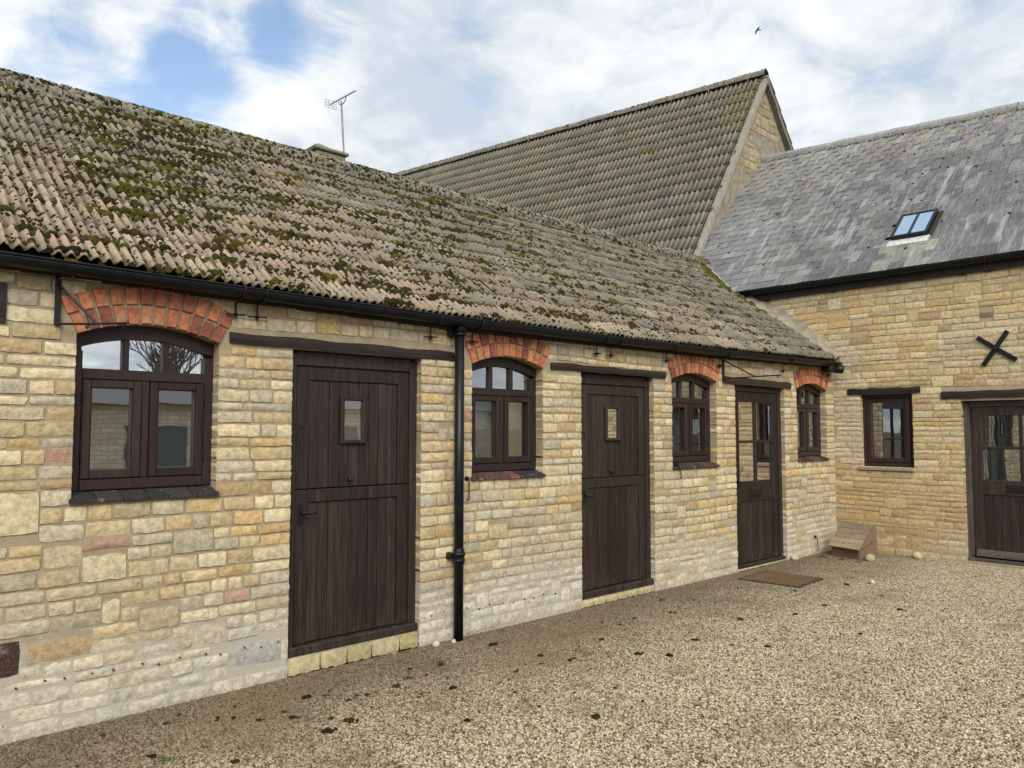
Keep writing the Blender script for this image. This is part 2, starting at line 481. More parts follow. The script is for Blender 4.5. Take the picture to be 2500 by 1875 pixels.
def lay_stones(pc, F, u0, u1, z0, z1, ops, r, hmin, hmax, wmin, wmax, colf, joint=.013, proud=.0085, arches=(), tall=.09, skip=None, wav=.012, specials=()):
    """lay courses; ops: (ua, ub, za, zb) openings; arches: (uc, zc, radius) extrados circles; specials: (ua,ub,za,zb,colour)"""
    DEP = .06; nv = len(pc.var)
    z = z0; blocked_next = []
    ph = r.uniform(0, 6)
    def place(a, b, zb, zt, colour=None):
        w, h = b - a, zt - zb
        if w < .035 or h < .025: return
        uc, zc = (a + b) / 2, (zb + zt) / 2
        if skip and skip(uc, zc): return
        zc += wav * math.sin(uc * 1.1 + ph) + wav * .5 * math.sin(uc * 3.1 + zc * 2)
        c = colour or colf(uc, zc, r)
        sx = -1 if r.random() < .5 else 1
        pr = proud * r.uniform(.55, 1.35) * (.55 if zc < .45 and r.random() < .8 else 1.0)
        M = F @ Matrix.Translation((uc, -pr, zc)) @ Matrix.Rotation(r.uniform(-.018, .018), 4, 'Y') @ Matrix.Diagonal((w, DEP, h, 1))
        pc.add(r.randrange(nv), M, c, w * h)
    allops = list(ops) + [s[:4] for s in specials]
    for s in specials: place(s[0] + .006, s[1] - .006, s[2] + .006, s[3] - .006, s[4])
    while z < z1 - .03:
        h = min(r.uniform(hmin, hmax), z1 - z)
        if z1 - (z + h) < .035: h = z1 - z
        zb, zt = z + joint / 2, z + h - joint / 2; zm = (zb + zt) / 2
        blk = list(blocked_next); blocked_next = []
        for (a, b, za, zbb) in allops:
            if zm > za - .3 * h and zm < zbb + .3 * h and min(zt, zbb) - max(zb, za) > .35 * h: blk.append((a, b))
        for (uc, zc, rad) in arches:
            dz = zb + .45 * h - zc
            if 0 < dz < rad and zt > 2.19:
                hw = min(math.sqrt(rad * rad - dz * dz), .49); blk.append((uc - hw, uc + hw))
        blk.sort(); free = []; cur = u0
        for a, b in blk:
            if a > cur: free.append((cur, a))
            cur = max(cur, b)
        if cur < u1: free.append((cur, u1))
        nh = r.uniform(hmin, hmax)
        for a, b in free:
            x = a
            while b - x > .03:
                w = r.uniform(wmin, wmax) * (1.0 if r.random() < .8 else 1.35)
                if b - x - w < wmin * .8: w = b - x if b - x < wmax * 1.4 else (b - x) / 2
                xa, xb = x + (joint / 2 if x > a + 1e-6 else 0), x + w - (joint / 2 if x + w < b - 1e-6 else 0)
                y0, y1 = zb, zt; ok = True
                for (oa, ob, za, zbb) in allops:
                    if xb > oa + .01 and xa < ob - .01:
                        if y0 < zbb < y1 and zbb - y0 < .5 * (y1 - y0) + .02: y0 = zbb + joint * .6
                        elif y0 < za < y1: y1 = za - joint * .6
                        elif za <= y0 and y1 <= zbb: ok = False
                if ok:
                    if r.random() < tall and w < wmax and zt + nh < z1 - .02 and not any(xb > oa - .02 and xa < ob + .02 and za < zt + nh + .05 and zbb > zb for (oa, ob, za, zbb) in allops) \
                       and not any(abs((xa + xb) / 2 - uc) < .7 and zt > 1.9 for (uc, zc, rad) in arches):
                        blocked_next.append((x, x + w)); place(xa, xb, y0, zt + nh * r.uniform(.55, .9))
                    else:
                        place(xa, xb, y0, y1)
                x += w
        z += h


def wall_shell(F, u0, u1, z0, z1, ops, thick, gap=.001):
    """mortar body of a wall with rectangular holes (a little larger than the openings between the stones)"""
    m = MB(); H = [(a - gap, b + gap, max(za - gap, z0), zb + gap) for a, b, za, zb in ops]
    us = sorted({u0, u1, *[h[0] for h in H], *[h[1] for h in H]}); zs = sorted({z0, z1, *[h[2] for h in H], *[h[3] for h in H]})
    for i in range(len(us) - 1):
        for j in range(len(zs) - 1):
            a, b, c, d = us[i], us[i + 1], zs[j], zs[j + 1]; um, zm = (a + b) / 2, (c + d) / 2
            if any(h[0] < um < h[1] and h[2] < zm < h[3] for h in H): continue
            m.quad((a, 0, c), (b, 0, c), (b, 0, d), (a, 0, d)); m.quad((b, thick, c), (a, thick, c), (a, thick, d), (b, thick, d))
    for a, b, c, d in H:
        m.quad((a, 0, c), (a, 0, d), (a, thick, d), (a, thick, c)); m.quad((b, 0, d), (b, 0, c), (b, thick, c), (b, thick, d))
        m.quad((a, 0, d), (b, 0, d), (b, thick, d), (a, thick, d)); m.quad((b, 0, c), (a, 0, c), (a, thick, c), (b, thick, c))
    m.quad((u0, 0, z0), (u0, 0, z1), (u0, thick, z1), (u0, thick, z0)); m.quad((u1, 0, z1), (u1, 0, z0), (u1, thick, z0), (u1, thick, z1))
    m.quad((u0, 0, z1), (u1, 0, z1), (u1, thick, z1), (u0, thick, z1))
    return m


BUFF = (.53, .425, .25); CREAM = (.61, .525, .345); GOLD = (.56, .41, .20); GREY = (.49, .435, .325); PINK = (.42, .25, .185); WHITE = (.56, .535, .465); TAN = (.43, .32, .185)


def col_stable(u, z, r):
    q = r.random()
    c = CREAM if q < .32 else BUFF if q < .62 else GREY if q < .80 else GOLD if q < .92 else TAN if q < .992 else PINK
    g = vnoise(u * 1.3 + 9, z * 1.6 + 3)
    c = mixc(c, GREY, max(0, min(.75, (g - .45) * 2.0)) if 1.9 < u < 2.6 or z < 1.0 else max(0, (g - .62)) * 1.2)
    low = max(0.0, min(1.0, (.62 - z + .35 * (g - .5)) / .4))
    c = mixc(c, WHITE, low * (.85 if u < 5.4 else .45))
    return jit(c, r, .15)


def col_wing(u, z, r):
    q = r.random()
    c = mixc(CREAM, GOLD, .35) if q < .40 else BUFF if q < .65 else GOLD if q < .85 else TAN if q < .93 else CREAM
    g = vnoise(u * 1.2 + 20, z * 1.5)
    if z < 1.3: c = mixc(c, (.44, .30, .14), .5 * (1 - max(0, z - .7) / .6) * (1 if .25 < z else .5))
    if g > .62: c = mixc(c, GREY, (g - .62) * 2)
    if u < .35 and 1.2 < z < 2.9: c = mixc(c, WHITE, .45)
    return jit(c, r, .11)


FS = I4                                                     # stable front: u = x, d = y
FWG = Matrix.Translation((10.7, 0, 0)) @ Matrix.Rotation(R(-90), 4, 'Z')   # wing front: u = -y, d = x-10.7

# ------------------------------------------------------------------ ground
def m_ground():
    def f(k):
        P = pos(k); v = k.n('ShaderNodeTexVoronoi', {'Vector': P, 'Scale': 62.0}); n = k.noise(P, .9, 5, .6); n2 = k.noise(P, 26, 4, .6)
        rnd = k.n('ShaderNodeSeparateColor', {0: v.outputs['Color']}).outputs[0]
        c = k.mix(rnd, (.10, .075, .045), (.24, .20, .14))
        c = k.mix(k.ramp(n, .35, .7, 0, .45), c, (.25, .20, .125)); c = k.mix(k.ramp(v.outputs['Distance'], .25, .8, 0, .8), c, (.07, .055, .035))
        return bsdf(k, c, .95, k.math('SUBTRACT', 1.0, v.outputs['Distance']), .8, .012, .15)
    return material('gravel_ground', f)


g = MB(); g.quad((-400, -400, 0), (400, -400, 0), (400, 400, 0), (-400, 400, 0))
g.obj('ground', m_ground(), kind='structure')


def m_pebble():
    def f(k):
        a = k.n('ShaderNodeAttribute', attribute_name='tint', attribute_type='INSTANCER').outputs['Fac']
        P = pos(k); s = k.n('ShaderNodeSeparateXYZ', {0: P}); n = k.noise(P, 1.3, 5, .65)
        cr = k.n('ShaderNodeValToRGB', {0: a}); el = cr.color_ramp.elements
        for p_, c_ in ((0.0, (.056, .041, .026)), (.18, (.18, .134, .078)), (.40, (.33, .262, .162)), (.62, (.43, .365, .25)), (.86, (.58, .53, .43)), (.96, (.22, .188, .158))):
            e = el.new(p_); e.color = (*c_, 1)
        el.remove(el[0]); el.remove(el[-1])
        # damp, dirty strip with the building's shade painted in, and darker trodden patches
        dirt_shade = k.ramp(k.math('ADD', s.outputs[1], k.math('MULTIPLY', k.math('SUBTRACT', n, .5), 1.5)), -1.9, -.02)
        c = k.mix(k.math('MULTIPLY', dirt_shade, .75), cr.outputs[0], (.085, .062, .038))
        c = k.mix(k.ramp(k.noise(P, .7, 5, .6), .52, .68, 0, .45), c, (.17, .128, .072))
        c = k.mix(k.ramp(k.noise(P, 2.6, 4, .6), .56, .70, 0, .4), c, (.10, .085, .045))
        return bsdf(k, c, .85, None, spec=.25)
    return material('gravel_pebbles', f)


def build_gravel():
    me = bpy.data.meshes.new('gravel')
    me.from_pydata([(-.6, -.015, .003), (10.7, -.015, .003), (10.7, -3.6, .003), (4.0, -4.9, .003), (1.2, -4.6, .003), (-.4, -2.2, .003)], [], [(0, 5, 4, 3, 2, 1)]); me.update()
    o = link(bpy.data.objects.new('gravel', me), None, None, 'loose buff gravel spread over the whole yard', 'gravel', None, 'stuff')
    t = bpy.data.node_groups.new('scatter_pebbles', 'GeometryNodeTree')
    t.interface.new_socket('Geometry', in_out='INPUT', socket_type='NodeSocketGeometry'); t.interface.new_socket('Geometry', in_out='OUTPUT', socket_type='NodeSocketGeometry')
    N = t.nodes.new; L = t.links.new
    gi, go = N('NodeGroupInput'), N('NodeGroupOutput')
    dp = N('GeometryNodeDistributePointsOnFaces'); dp.inputs['Density'].default_value = 8600.0; dp.inputs['Seed'].default_value = 4
    L(gi.outputs[0], dp.inputs['Mesh'])
    gj = N('GeometryNodeGeometryToInstance')
    for i in range(4):
        ico = N('GeometryNodeMeshIcoSphere'); ico.inputs['Radius'].default_value = .0078; ico.inputs['Subdivisions'].default_value = 2
        sp = N('GeometryNodeSetPosition'); nz = N('ShaderNodeTexNoise'); nz.noise_dimensions = '4D'; nz.inputs['Scale'].default_value = 85; nz.inputs['W'].default_value = i * 3.7
        vm = N('ShaderNodeVectorMath'); vm.operation = 'SUBTRACT'; vm.inputs[1].default_value = (.5, .5, .5)
        v2 = N('ShaderNodeVectorMath'); v2.operation = 'SCALE'; v2.inputs['Scale'].default_value = .009
        L(nz.outputs['Color'], vm.inputs[0]); L(vm.outputs[0], v2.inputs[0]); L(v2.outputs[0], sp.inputs['Offset']); L(ico.outputs[0], sp.inputs['Geometry'])
        ss = N('GeometryNodeSetShadeSmooth'); L(sp.outputs[0], ss.inputs[0]); L(ss.outputs[0], gj.inputs[0])
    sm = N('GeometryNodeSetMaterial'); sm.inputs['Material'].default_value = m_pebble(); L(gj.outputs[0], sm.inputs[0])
    ip = N('GeometryNodeInstanceOnPoints'); L(dp.outputs['Points'], ip.inputs['Points']); L(sm.outputs[0], ip.inputs['Instance']); ip.inputs['Pick Instance'].default_value = True
    rr = N('FunctionNodeRandomValue'); rr.data_type = 'FLOAT_VECTOR'; rr.inputs[0].default_value = (-.7, -.7, 0); rr.inputs[1].default_value = (.7, .7, 6.28)
    e2r = N('FunctionNodeEulerToRotation'); L(rr.outputs[0], e2r.inputs[0]); L(e2r.outputs[0], ip.inputs['Rotation'])
    rs = N('FunctionNodeRandomValue'); rs.data_type = 'FLOAT_VECTOR'; rs.inputs[0].default_value = (.6, .5, .4); rs.inputs[1].default_value = (1.6, 1.25, .9)
    L(rs.outputs[0], ip.inputs['Scale'])
    ri = N('FunctionNodeRandomValue'); ri.data_type = 'INT'; ri.inputs[4].default_value = 0; ri.inputs[5].default_value = 3; L(ri.outputs[2], ip.inputs['Instance Index'])
    st = N('GeometryNodeStoreNamedAttribute'); st.data_type = 'FLOAT'; st.domain = 'INSTANCE'; st.inputs['Name'].default_value = 'tint'
    rt = N('FunctionNodeRandomValue'); rt.data_type = 'FLOAT'; rt.inputs['Seed'].default_value = 11
    L(rt.outputs[1], st.inputs['Value']); L(ip.outputs[0], st.inputs['Geometry']); L(st.outputs[0], go.inputs[0])
    md = o.modifiers.new('pebbles', 'NODES'); md.node_group = t
    return o


build_gravel()

# ------------------------------------------------------------------ joinery builders (local coords u, d inward, z)
ARCH_HALF_RISE = .085


def arch_geom(a, b, spring=2.20):
    w = (b - a) / 2; s = ARCH_HALF_RISE; rad = (w * w + s * s) / (2 * s); return (a + b) / 2, spring + s - rad, rad


def arched_window(bld, a, b, r, blind=None, GLASS=None):
    F = FS; uc, zc, rad = arch_geom(a, b); sill = 1.305; spring = 2.20
    # brick arch: mortar body plus two rings of bricks
    m = MB(); N = 14
    zi = lambda u: zc + math.sqrt(max(rad * rad - (u - uc) ** 2, 0))
    us = [a - .02 + (b - a + .04) * i / N for i in range(N + 1)]
    for i in range(N):
        p, q = us[i], us[i + 1]; zp, zq = zi(min(max(p, a), b)), zi(min(max(q, a), b))
        m.quad((p, .004, zp), (q, .004, zq), (q, .004, 2.34), (p, .004, 2.34))
        m.quad((p, .004, zp), (p, .16, zp), (q, .16, zq), (q, .004, zq))
    arch = m.obj('arch', MORTAR, bld, F)
    half = math.asin((b - a) / 2 / rad)
    for ring, (r0, r1, n) in enumerate(((rad + .002, rad + .106, 12), (rad + .118, rad + .222, 12))):
        hh = half + (.004 if ring == 0 else .012)
        for i in range(n):
            t0 = -hh + 2 * hh * i / n; t1 = -hh + 2 * hh * (i + 1) / n; g = .007 / rad
            t0 += g + r.uniform(0, .002); t1 -= g + r.uniform(0, .002)
            ra, rb = r0 + r.uniform(-.003, .004), r1 + r.uniform(-.005, .005)
            poly = [(uc + math.sin(t) * q, zc + math.cos(t) * q) for t, q in ((t0, ra), (t1, ra), (t1, rb), (t0, rb))]
            cx = sum(p[0] for p in poly) / 4; cz = sum(p[1] for p in poly) / 4
            d0 = -.013 - r.uniform(0, .005)
            inn = [(cx + (x - cx) * .93, cz + (z - cz) * .95) for x, z in poly]
            mb = MB(); vs = [(x, d0, z) for x, z in inn] + [(x, d0 + .004, z) for x, z in poly] + [(x, .11, z) for x, z in poly]
            mb.add(vs, [(0, 1, 2, 3)] + [(4 + k, 4 + (k + 1) % 4, (k + 1) % 4, k) for k in range(4)] + [(8 + k, 8 + (k + 1) % 4, 4 + (k + 1) % 4, 4 + k) for k in range(4)])
            o = mb.obj('brick', BRICK, arch, F)
            q = r.random(); c = (.50, .195, .10) if q < .45 else (.41, .145, .085) if q < .70 else (.25, .09, .066) if q < .86 else (.50, .23, .115)
            o.color = (*jit(c, r, .14), 1)
    # frame: jambs, sill rail, transom, mullion and curved head
    d0, d1 = .085, .165; fa, fb = a - .018, b + .012; J = .056
    f = MB()
    f.box(fa, a + J, d0, d1, sill, 2.115, .004); f.box(b - J, fb, d0, d1, sill, 2.115, .004)
    f.box(a + J, b - J, d0 - .012, d1, sill, sill + .06, .004)
    f.box(a + J, b - J, d0 + .001, d1, 1.95, 2.012, .004); f.box(uc - .022, uc + .022, d0 + .002, d1, sill + .06, 1.95, .004)
    K = 12; hz = lambda u: zi(u) - .082
    for i in range(K):
        p, q = fa + (fb - fa) * i / K, fa + (fb - fa) * (i + 1) / K; P, Q = min(max(p, a), b), min(max(q, a), b)
        t0, t1, b0, b1 = zi(P) + .012, zi(Q) + .012, hz(P), hz(Q)
        f.quad((p, d0 - .003, b0), (q, d0 - .003, b1), (q, d0 - .003, t1), (p, d0 - .003, t0)); f.quad((p, d1, b0), (q, d1, b1), (q, d0 - .003, b1), (p, d0 - .003, b0))
    win = f.obj('window', JOIN, bld, F)
    # fanlights
    g0, g1 = a + J, b - J; gb = [(g0, g0 + (g1 - g0) / 3), (g0 + (g1 - g0) / 3, g0 + 2 * (g1 - g0) / 3), (g0 + 2 * (g1 - g0) / 3, g1)]
    for i in (1, 2):
        u = gb[i][0]; pbox('glazing_bar', win, F, u - .019, u + .019, d0 + .006, d1, 2.005, hz(u) + .02, JOIN, .006)
    for (p, q) in gb:
        mb = MB(); n = 5; d = d0 + .035
        for i in range(n):
            x0, x1 = p + (q - p) * i / n, p + (q - p) * (i + 1) / n
            mb.quad((x0, d, 2.0), (x1, d, 2.0), (x1, d, hz(x1) + .012), (x0, d, hz(x0) + .012))
        mb.obj('pane', GLASS, win, F)
    # casements
    for (p, q) in ((a + J + .003, uc - .025), (uc + .025, b - J - .003)):
        z0, z1 = sill + .064, 1.946; S = .047; c = MB(); dd = d0 - .012
        c.box(p, p + S, dd, d1 - .02, z0, z1, .006); c.box(q - S, q, dd, d1 - .02, z0, z1, .006)
        c.box(p + S, q - S, dd + .001, d1 - .02, z0, z0 + S + .008, .006); c.box(p + S, q - S, dd + .001, d1 - .02, z1 - S, z1, .006)
        c.obj('casement', JOIN, win, F)
        gp = MB(); d = d0 + .028 + r.uniform(-.002, .002); tl = r.uniform(-.006, .006)
        gp.quad((p + S - .01, d, z0 + S - .01), (q - S + .01, d + tl, z0 + S - .01), (q - S + .01, d + tl, z1 - S + .01), (p + S - .01, d, z1 - S + .01)); gp.obj('pane', GLASS, win, F)
        # putty beads
        bd = MB(); e = .007
        bd.box(p + S - e * .2, p + S + e, dd + .02, d + .002, z0 + S + .008, z1 - S, 0); bd.box(q - S - e, q - S + e * .2, dd + .02, d + .002, z0 + S + .008, z1 - S, 0)
        bd.obj('glazing_bead', JOIN, win, F)
        for hz_ in (z0 + .1, z1 - .12):
            uu = p - .004 if p < uc - .2 else q - .006
            pbox('hinge', win, F, uu, uu + .010, dd - .006, dd + .03, hz_, hz_ + .06, IRON, .002)
    # sloping brick sill
    n = 6; x = a - .012
    for i in range(n):
        w = (b - a + .03) / n * (1 if i not in (3,) else .8) if i < n - 1 else (b + .018 - x); q = r.random()
        mb = MB(); x1 = x + w - .006; zt = sill - .002; j = r.uniform(-.004, .004)
        vs = [(x, -.030 + j, zt - .060), (x1, -.030 + j, zt - .060), (x1, -.024 + j, zt - .040 + j), (x, -.024 + j, zt - .040 + j), (x, .10, zt), (x1, .10, zt), (x, .10, zt - .065), (x1, .10, zt - .065)]
        mb.add(vs, [(0, 1, 2, 3), (3, 2, 5, 4), (0, 3, 4, 6), (1, 7, 5, 2), (0, 6, 7, 1)])
        o = mb.obj('sill_brick', BRICK, win, F)
        c = (.040, .035, .037) if q < .5 or a < 2 else (.085, .052, .047) if q < .85 else (.16, .07, .05); o.color = (*jit(c, r, .2), 1); x += w
    if blind:
        for (p, q, zb) in blind:
            mb = MB(); mb.box(p, q, .21, .213, zb, 2.0); mb.obj('blind', BLIND, win, F)
            MB().tube([(q - .06, .205, zb), (q - .055, .204, zb - .1), (q - .075, .203, zb - .22), (q - .07, .203, zb - .30)], .0022, 4).obj('blind_cord', IRON, win, F)
    return win


def handle(door, F, u, d, z, side=1):
    p = MB(); p.box(u - .021, u + .021, d - .006, d, z - .085, z + .055, .003); p.obj('handle_plate', IRON, door, F)
    MB().tube([(u, d - .004, z), (u, d - .042, z), (u + side * .02, d - .05, z - .002), (u + side * .065, d - .05, z - .012), (u + side * .10, d - .046, z - .008)], [.010, .008, .009, .0085, .007], 8).obj('handle', IRON, door, F, smooth=True)
    MB().tube([(u, d - .009, z - .055), (u, d - .005, z - .055)], .007, 8).obj('keyhole', IRON, door, F)


def stable_door(bld, a, b, z0, z1, r):
    F = FS; d0, d1 = .055, .15
    J = .062; f = MB()
    f.box(a - .015, a + J, d0, d1, z0, z1, .004); f.box(b - J, b + .012, d0, d1, z0, z1, .004)
    f.box(a + J, b - J, d0 - .001, d1, z1 - .085, z1 + .012, .004); f.box(a - .012, b + .008, d0 - .035, d1, z0 - .012, z0 + .045, .006)
    # stiles and rails of the two leaves
    la, lb = a + J + .006, b - J - .006; S = .098; lz = z0 + .05; lt = z1 - .09; sp = z0 + 1.105; dd = d0 + .012
    leaf = MB()
    leaf.box(la, la + S, dd, dd + .05, sp + .003, lt, .004); leaf.box(lb - S, lb, dd, dd + .05, sp + .003, lt, .004); leaf.box(la + S, lb - S, dd + .001, dd + .05, lt - .095, lt, .004)
    leaf.box(la, la + S, dd, dd + .05, lz, sp - .003, .004); leaf.box(lb - S, lb, dd, dd + .05, lz, sp - .003, .004); leaf.box(la + S, lb - S, dd + .001, dd + .05, sp - .093, sp - .003, .004)
    wb_ = (lb - la - 2 * S) / 9; ga_, gb_, gc_, gd_ = la + S + wb_ * 2.97 + .02, la + S + wb_ * 5.62 - .02, z1 - .62, z1 - .31
    for q in ((la, lb, lz, gc_), (la, lb, gd_, lt), (la, ga_, gc_, gd_), (gb_, lb, gc_, gd_)): leaf.box(q[0], q[1], dd + .052, dd + .058, q[2], q[3])  # unseen back panels added to stop light leaking through the gaps
    door = leaf.obj('door', WOODV, bld, F); f.obj('door_frame', WOODV, door, F)
    n = 9; w = (lb - la - 2 * S) / n; gw0, gw1, gz0, gz1 = la + S + w * 2.97, la + S + w * 5.62, z1 - .64, z1 - .29
    for i in range(n):
        u = la + S + w * i; ins = u + w > gw0 + .012 and u < gw1 - .012
        dj = dd + .012 + r.uniform(-.0015, .0015)
        pbox('board', door, F, u + .0018, u + w - .0018, dj, dj + .02, lz + .003, sp - .093, WOODV, .0045)
        if ins:
            pbox('board', door, F, u + .0018, u + w - .0018, dj, dj + .02, sp + .003, gz0 + .015, WOODV, .0045)
            pbox('board', door, F, u + .0018, u + w - .0018, dj, dj + .02, gz1 - .015, lt - .095, WOODV, .0045)
            if u + w > gw1 + .004: pbox('board', door, F, gw1 - .012, u + w - .0018, dj, dj + .02, gz0 + .015, gz1 - .015, WOODV, .0045)
        else: pbox('board', door, F, u + .0018, u + w - .0018, dj, dj + .02, sp + .003, lt - .095, WOODV, .0045)
    wf = MB(); B = .033; o0 = dd - .014
    wf.box(gw0, gw0 + B, o0, dd + .045, gz0, gz1, .008); wf.box(gw1 - B, gw1, o0, dd + .045, gz0, gz1, .008)
    wf.box(gw0 + B, gw1 - B, o0 + .001, dd + .045, gz0, gz0 + B, .008); wf.box(gw0 + B, gw1 - B, o0 + .001, dd + .045, gz1 - B, gz1, .008)
    wf.obj('light_frame', JOIN, door, F)
    MB().quad((gw0 + .02, dd + .006, gz0 + .02), (gw1 - .02, dd + .009, gz0 + .02), (gw1 - .02, dd + .009, gz1 - .02), (gw0 + .02, dd + .006, gz1 - .02)).obj('pane', GLASS, door, F)
    for hz in (lt - .26, sp + .12, sp - .22, lz + .28): pbox('hinge', door, F, lb - .004, lb + .012, dd - .010, dd + .02, hz, hz + .085, IRON, .003)
    handle(door, F, la + S * .42, dd, sp - .155)
    u = (gw0 + gw1) / 2 - .03
    MB().tube([(u, dd + .012, sp + .055), (u, dd - .004, sp + .055), (u, dd - .018, sp + .055), (u, dd - .026, sp + .055)], [.010, .008, .019, .012], 10).obj('door_knob', IRON, door, F, smooth=True)
    MB().tube([(la + S * .45, dd + .002, sp + .43), (la + S * .45, dd - .006, sp + .43)], [.013, .011], 10).obj('lock_cylinder', IRON, door, F)
    return door


def glazed_door(bld, F, a, b, z0, z1, r, wood, framemat, rows, boards, letter, leafd=.062, weather=False, hside=None, glass=None):
    J = .068; d0, d1 = leafd - .012, .16; f = MB()
    f.box(a - .015, a + J, d0, d1, z0, z1, .004); f.box(b - J, b + .012, d0, d1, z0, z1, .004); f.box(a + J, b - J, d0 - .001, d1, z1 - .05, z1 + .012, .004)
    f.box(a - .012, b + .008, d0 - .03, d1, z0 - .012, z0 + .03, .006)
    la, lb = a + J + .005, b - J - .005; lz, lt = z0 + .035, z1 - .055; S = .115; dd = leafd
    gz0, gz1 = rows[0], rows[1]; bt = boards; leaf = MB()
    leaf.box(la, la + S, dd, dd + .05, lz, lt, .004); leaf.box(lb - S, lb, dd, dd + .05, lz, lt, .004)
    leaf.box(la + S, lb - S, dd + .001, dd + .05, gz1, lt, .004); leaf.box(la + S, lb - S, dd + .001, dd + .05, bt, gz0, .004)
    leaf.box(la + S, lb - S, dd + .001, dd + .05, lz, lz + .04, .004)
    leaf.box(la, lb, dd + .052, dd + .058, lz, bt)  # unseen panel added behind the boards to block light from the room
    door = leaf.obj('door', WOODV, bld, F); f.obj('door_frame', framemat, door, F)
    uc, zm = (la + lb) / 2, (gz0 + gz1) / 2
    pbox('glazing_bar', door, F, uc - .019, uc + .019, dd + .004, dd + .045, gz0, gz1, JOIN, .007)
    for (p, q) in ((la + S, uc - .019), (uc + .019, lb - S)): pbox('glazing_bar', door, F, p, q, dd + .005, dd + .045, zm - .016, zm + .016, JOIN, .007)
    for (p, q) in ((la + S, uc - .01), (uc + .01, lb - S)):
        for (s, t) in ((gz0, zm - .01), (zm + .01, gz1)):
            j = r.uniform(-.004, .004)
            MB().quad((p - .01, dd + .026, s - .008), (q + .008, dd + .026 + j, s - .008), (q + .008, dd + .026 + j, t + .008), (p - .01, dd + .026, t + .008)).obj('pane', glass or GLASS, door, F)
    n = 9; w = (lb - la - 2 * S) / n
    for i in range(n):
        u = la + S + w * i; dj = dd + .010 + r.uniform(-.001, .0015)
        pbox('board', door, F, u + .0015, u + w - .0015, dj, dj + .02, lz + .04, bt, WOODV, .004)
    lu, lz_ = letter; m = MB(); m.box(lu, lu + .26, dd - .008, dd, lz_, lz_ + .095, .004); lb_ = m.obj('letterbox', IRON, door, F)
    pbox('letter_flap', lb_, F, lu + .035, lu + .225, dd - .013, dd - .007, lz_ + .022, lz_ + .072, IRON, .003)
    if hside: handle(door, F, la + S * .4 if hside < 0 else lb - S * .4, dd, (z0 + z1) / 2 - .06)
    for hz in (lt - .2, lz + .25): pbox('hinge', door, F, (lb - .004 if hside else la - .010), (lb + .012 if hside else la + .006), dd - .010, dd + .02, hz, hz + .09, IRON, .003)
    if weather:
        m = MB(); m.add([(la + .03, dd - .05, lz + .02), (lb, dd - .05, lz + .02), (lb, dd - .044, lz + .05), (la + .03, dd - .044, lz + .05), (la + .03, dd, lz + .10), (lb, dd, lz + .10), (la + .03, dd, lz + .02), (lb, dd, lz + .02)],
                        [(0, 1, 2, 3), (3, 2, 5, 4), (0, 3, 4, 6), (1, 7, 5, 2), (0, 6, 7, 1)]); m.obj('weatherboard', GREYW, door, F)
    return door


def lintel(bld, F, a, b, z0, z1, mat, r, proud=.022, tilt=0.0):
    m = MB(); n = 12; zs = []
    vs = []; fs = []
    for i in range(n + 1):
        u = a + (b - a) * i / n; t = tilt * (u - (a + b) / 2); e = .003 * math.sin(i * 1.7 + a) + r.uniform(-.002, .002); g = r.uniform(-.003, .003)
        vs += [(u, -proud + g, z0 + t + e), (u, -proud - .004 + g, (z0 + z1) / 2 + t), (u, -proud + g, z1 + t + e * 1.4), (u, .12, z1 + t), (u, .12, z0 + t)]
    for i in range(n):
        for k in range(5): fs.append((i * 5 + k, (i + 1) * 5 + k, (i + 1) * 5 + (k + 1) % 5, i * 5 + (k + 1) % 5))
    fs += [(4, 3, 2, 1, 0), tuple(n * 5 + k for k in range(5))]
    m.add(vs, fs); return m.obj('lintel', mat, bld, F)


# ------------------------------------------------------------------ stable range
rng = random.Random(11)
stable = empty('stable_building', (4.5, 1.2, 0), 'long low stone stable range with mossy tiled roof and brown doors', 'building')
WIN = [(1.14, 1.955), (4.06, 4.885), (6.84, 7.70), (9.61, 10.46)]
DOORS = [(2.465, 3.545, .135, 2.19), (5.40, 6.52, .085, 2.185), (8.10, 9.28, .03, 2.175)]
LINT = [(2.02, 3.86, 2.215, 2.282, 0.0), (4.985, 6.72, 2.205, 2.268, -.002), (7.83, 9.44, 2.195, 2.275, -.008), (-.2, .795, 2.225, 2.44, 0)]
WTOP = 2.60; X0, X1 = -1.6, 10.70
ops = [(a, b, 1.245, 2.30) for a, b in WIN] + [(a, b, 0.0, z1 + .02) for a, b, z0, z1 in DOORS]
wall = wall_shell(FS, X0, X1, 0, WTOP, ops, .36).obj('wall', MORTAR, stable, FS)
pc = Pieces('stone', 'stonework', stone_variants(random.Random(2)), STONE, True)
xops = ops + [(a, b, z0 - .004, z1 + .004) for a, b, z0, z1, t in LINT] + [(a, b, .0, .13) for a, b in ()]
arcs = []
for a, b in WIN:
    uc, zc, rad = arch_geom(a, b); arcs.append((uc, zc, rad + .235))
lay_stones(pc, FS, X0 + .02, X1 - .01, 0.0, WTOP - .03, xops, rng, .056, .104, .10, .26, col_stable, arches=arcs,
           specials=[(.76, .99, 1.10, 1.33, CREAM), (.68, .925, .35, .55, (.060, .036, .030)), (1.0, 1.135, 1.475, 1.56, PINK), (2.06, 2.42, .14, .29, (.41, .405, .385)), (.95, 1.27, .40, .52, TAN)])
pc.build(wall)
